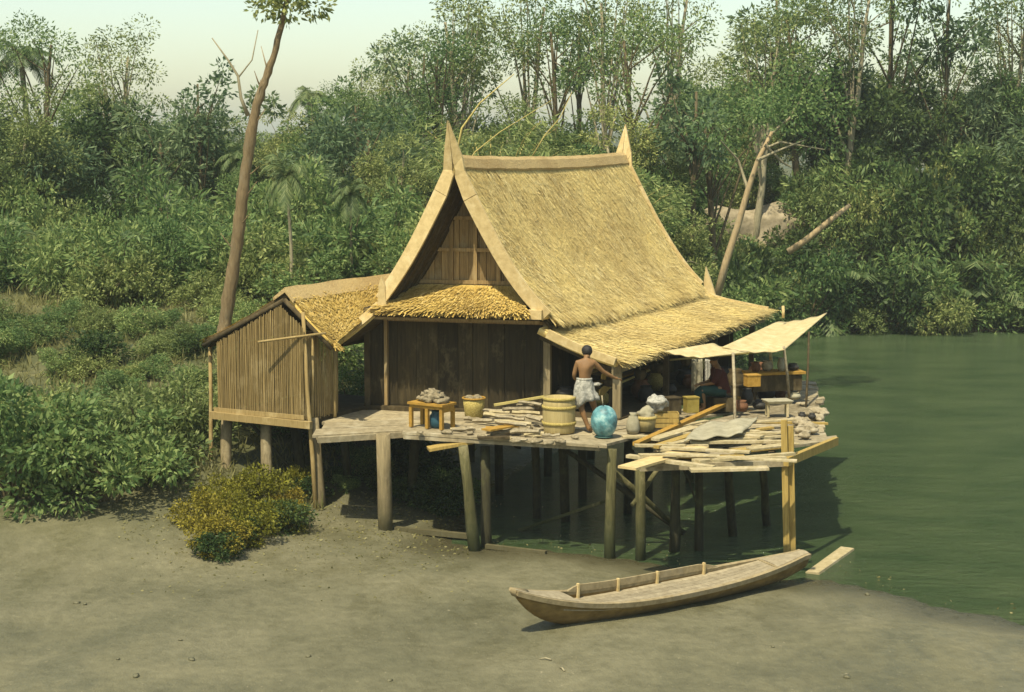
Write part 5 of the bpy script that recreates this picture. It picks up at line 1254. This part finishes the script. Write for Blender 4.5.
# grass and ground cover
V = []
g = np.random.default_rng(5); cnt = 0
pos = []
while cnt < 30000:
    y = 31 + 22 * g.random() ** 1.2; x = g.uniform(-16, 3)
    if water_s(x, y) > -.9: continue
    if y < 33.5 and x > -3.4: continue
    h = terr(x, y)
    if h < .28: continue
    if MN.noise(V3(x * .6, y * .6, 9)) < -.25: continue
    pos.append((x, y, h - .02)); cnt += 1
pos = np.array(pos); d = g.normal(0, .45, pos.shape); d[:, 2] = 1
me = np_mesh("grass", leaf_quads(pos, d, .26, .10, 0), M["leaf_dry"]); o = bpy.data.objects.new("grass", me); COL.objects.link(o); tag(o, "dry olive grass covering the bank slope around and behind the shed", "grass", kind="stuff")

# twigs and clods on the mud
random.seed(17)
for i in range(18):
    px, py = random.uniform(60, 990), random.uniform(560, 688)
    q = gnd(px, py, .12)
    if water_s(q.x, q.y) > -.5 or (500 < px < 830 and 545 < py < 650): continue
    q.z = terr(q.x, q.y) + .01; yw = random.random() * 3
    if i % 8: tag(MB().lump(q, random.uniform(.02, .05), i, 1, .6, (1.4, 1, .6), yw).build("clod", M["mud"]), "small clod of mud lying on the bare foreshore", "clod", "clods on the foreshore")
    else:
        d = V3(math.cos(yw), math.sin(yw), 0) * random.uniform(.06, .14); tag(MB().tube([q - d, q + V3(0, 0, .02), q + d], [.012, .012, .006], 6).build("twig", M["bark_pale"]), "thin pale twig washed up on the bare mud", "twig", "twigs on the foreshore")
# scum and leaves floating along the shore
fl = []
while len(fl) < 130:
    x, y = g2.uniform(-.6, 9), g2.uniform(20, 34); s_ = water_s(x, y)
    if s_ < .06 or g2.random() > math.exp(-s_ / .5): continue
    fl.append((x, y, .006))
fl = np.array(fl); dd = g2.normal(0, 1, fl.shape); dd[:, 2] = 0
me = np_mesh("floating_scum", leaf_quads(fl, dd, .05, .6, 0), M["leaf_dry"]); o = bpy.data.objects.new("floating_scum", me); COL.objects.link(o); tag(o, "leaves and scum floating along the muddy shore", "debris", kind="stuff")
# ------------------------------------------------------------------ haze
hm = bpy.data.materials.new("haze"); hm.use_nodes = True; hn = hm.node_tree; hn.nodes.clear()
ho = node(hn, "ShaderNodeOutputMaterial"); pv = node(hn, "ShaderNodeVolumePrincipled"); pv.inputs["Density"].default_value = .0006; pv.inputs["Color"].default_value = (.86, .93, .88, 1)
pv.inputs["Anisotropy"].default_value = .2
hn.links.new(pv.outputs[0], ho.inputs["Volume"])
mb = MB(); mb.box((0, 585, 9), (1260, 1250, 22)); tag(mb.build("haze", hm, None, V3(0, 0, 0)), kind="stuff")
# ------------------------------------------------------------------ light and sky
SUN = V3(-.22, -.44, .87).normalized()
w = bpy.data.worlds.new("World"); SC.world = w; w.use_nodes = True; nt = w.node_tree; bg = nt.nodes["Background"]
sk = node(nt, "ShaderNodeTexSky", sky_type="NISHITA"); sk.sun_disc = False; el = math.asin(SUN.z); sk.sun_elevation = el
sk.sun_rotation = math.atan2(SUN.x, SUN.y); sk.air_density = 1.0; sk.dust_density = 1.5; sk.ozone_density = .6; sk.altitude = 0
tint = mixc(nt, sk.outputs[0], (1.0, .98, .82), 1.0, "MULTIPLY")
nt.links.new(tint, bg.inputs[0]); bg.inputs[1].default_value = .15
sl = bpy.data.lights.new("sun", "SUN"); sl.energy = 4.8; sl.angle = R(.8); sl.color = (1.0, .91, .69)
so = bpy.data.objects.new("sun", sl); COL.objects.link(so); so.rotation_euler = (-SUN).to_track_quat('-Z', 'Y').to_euler()
vs_ = SC.view_settings; vs_.view_transform = "Standard"; vs_.look = "None"; vs_.exposure = 0.52; vs_.gamma = 1
SC.render.engine = "CYCLES"; SC.cycles.max_bounces = 6; SC.cycles.diffuse_bounces = 3; SC.cycles.transparent_max_bounces = 4
for o in list(bpy.data.objects):
    if o.parent is None and o.type == "EMPTY" and not o.children: bpy.data.objects.remove(o)
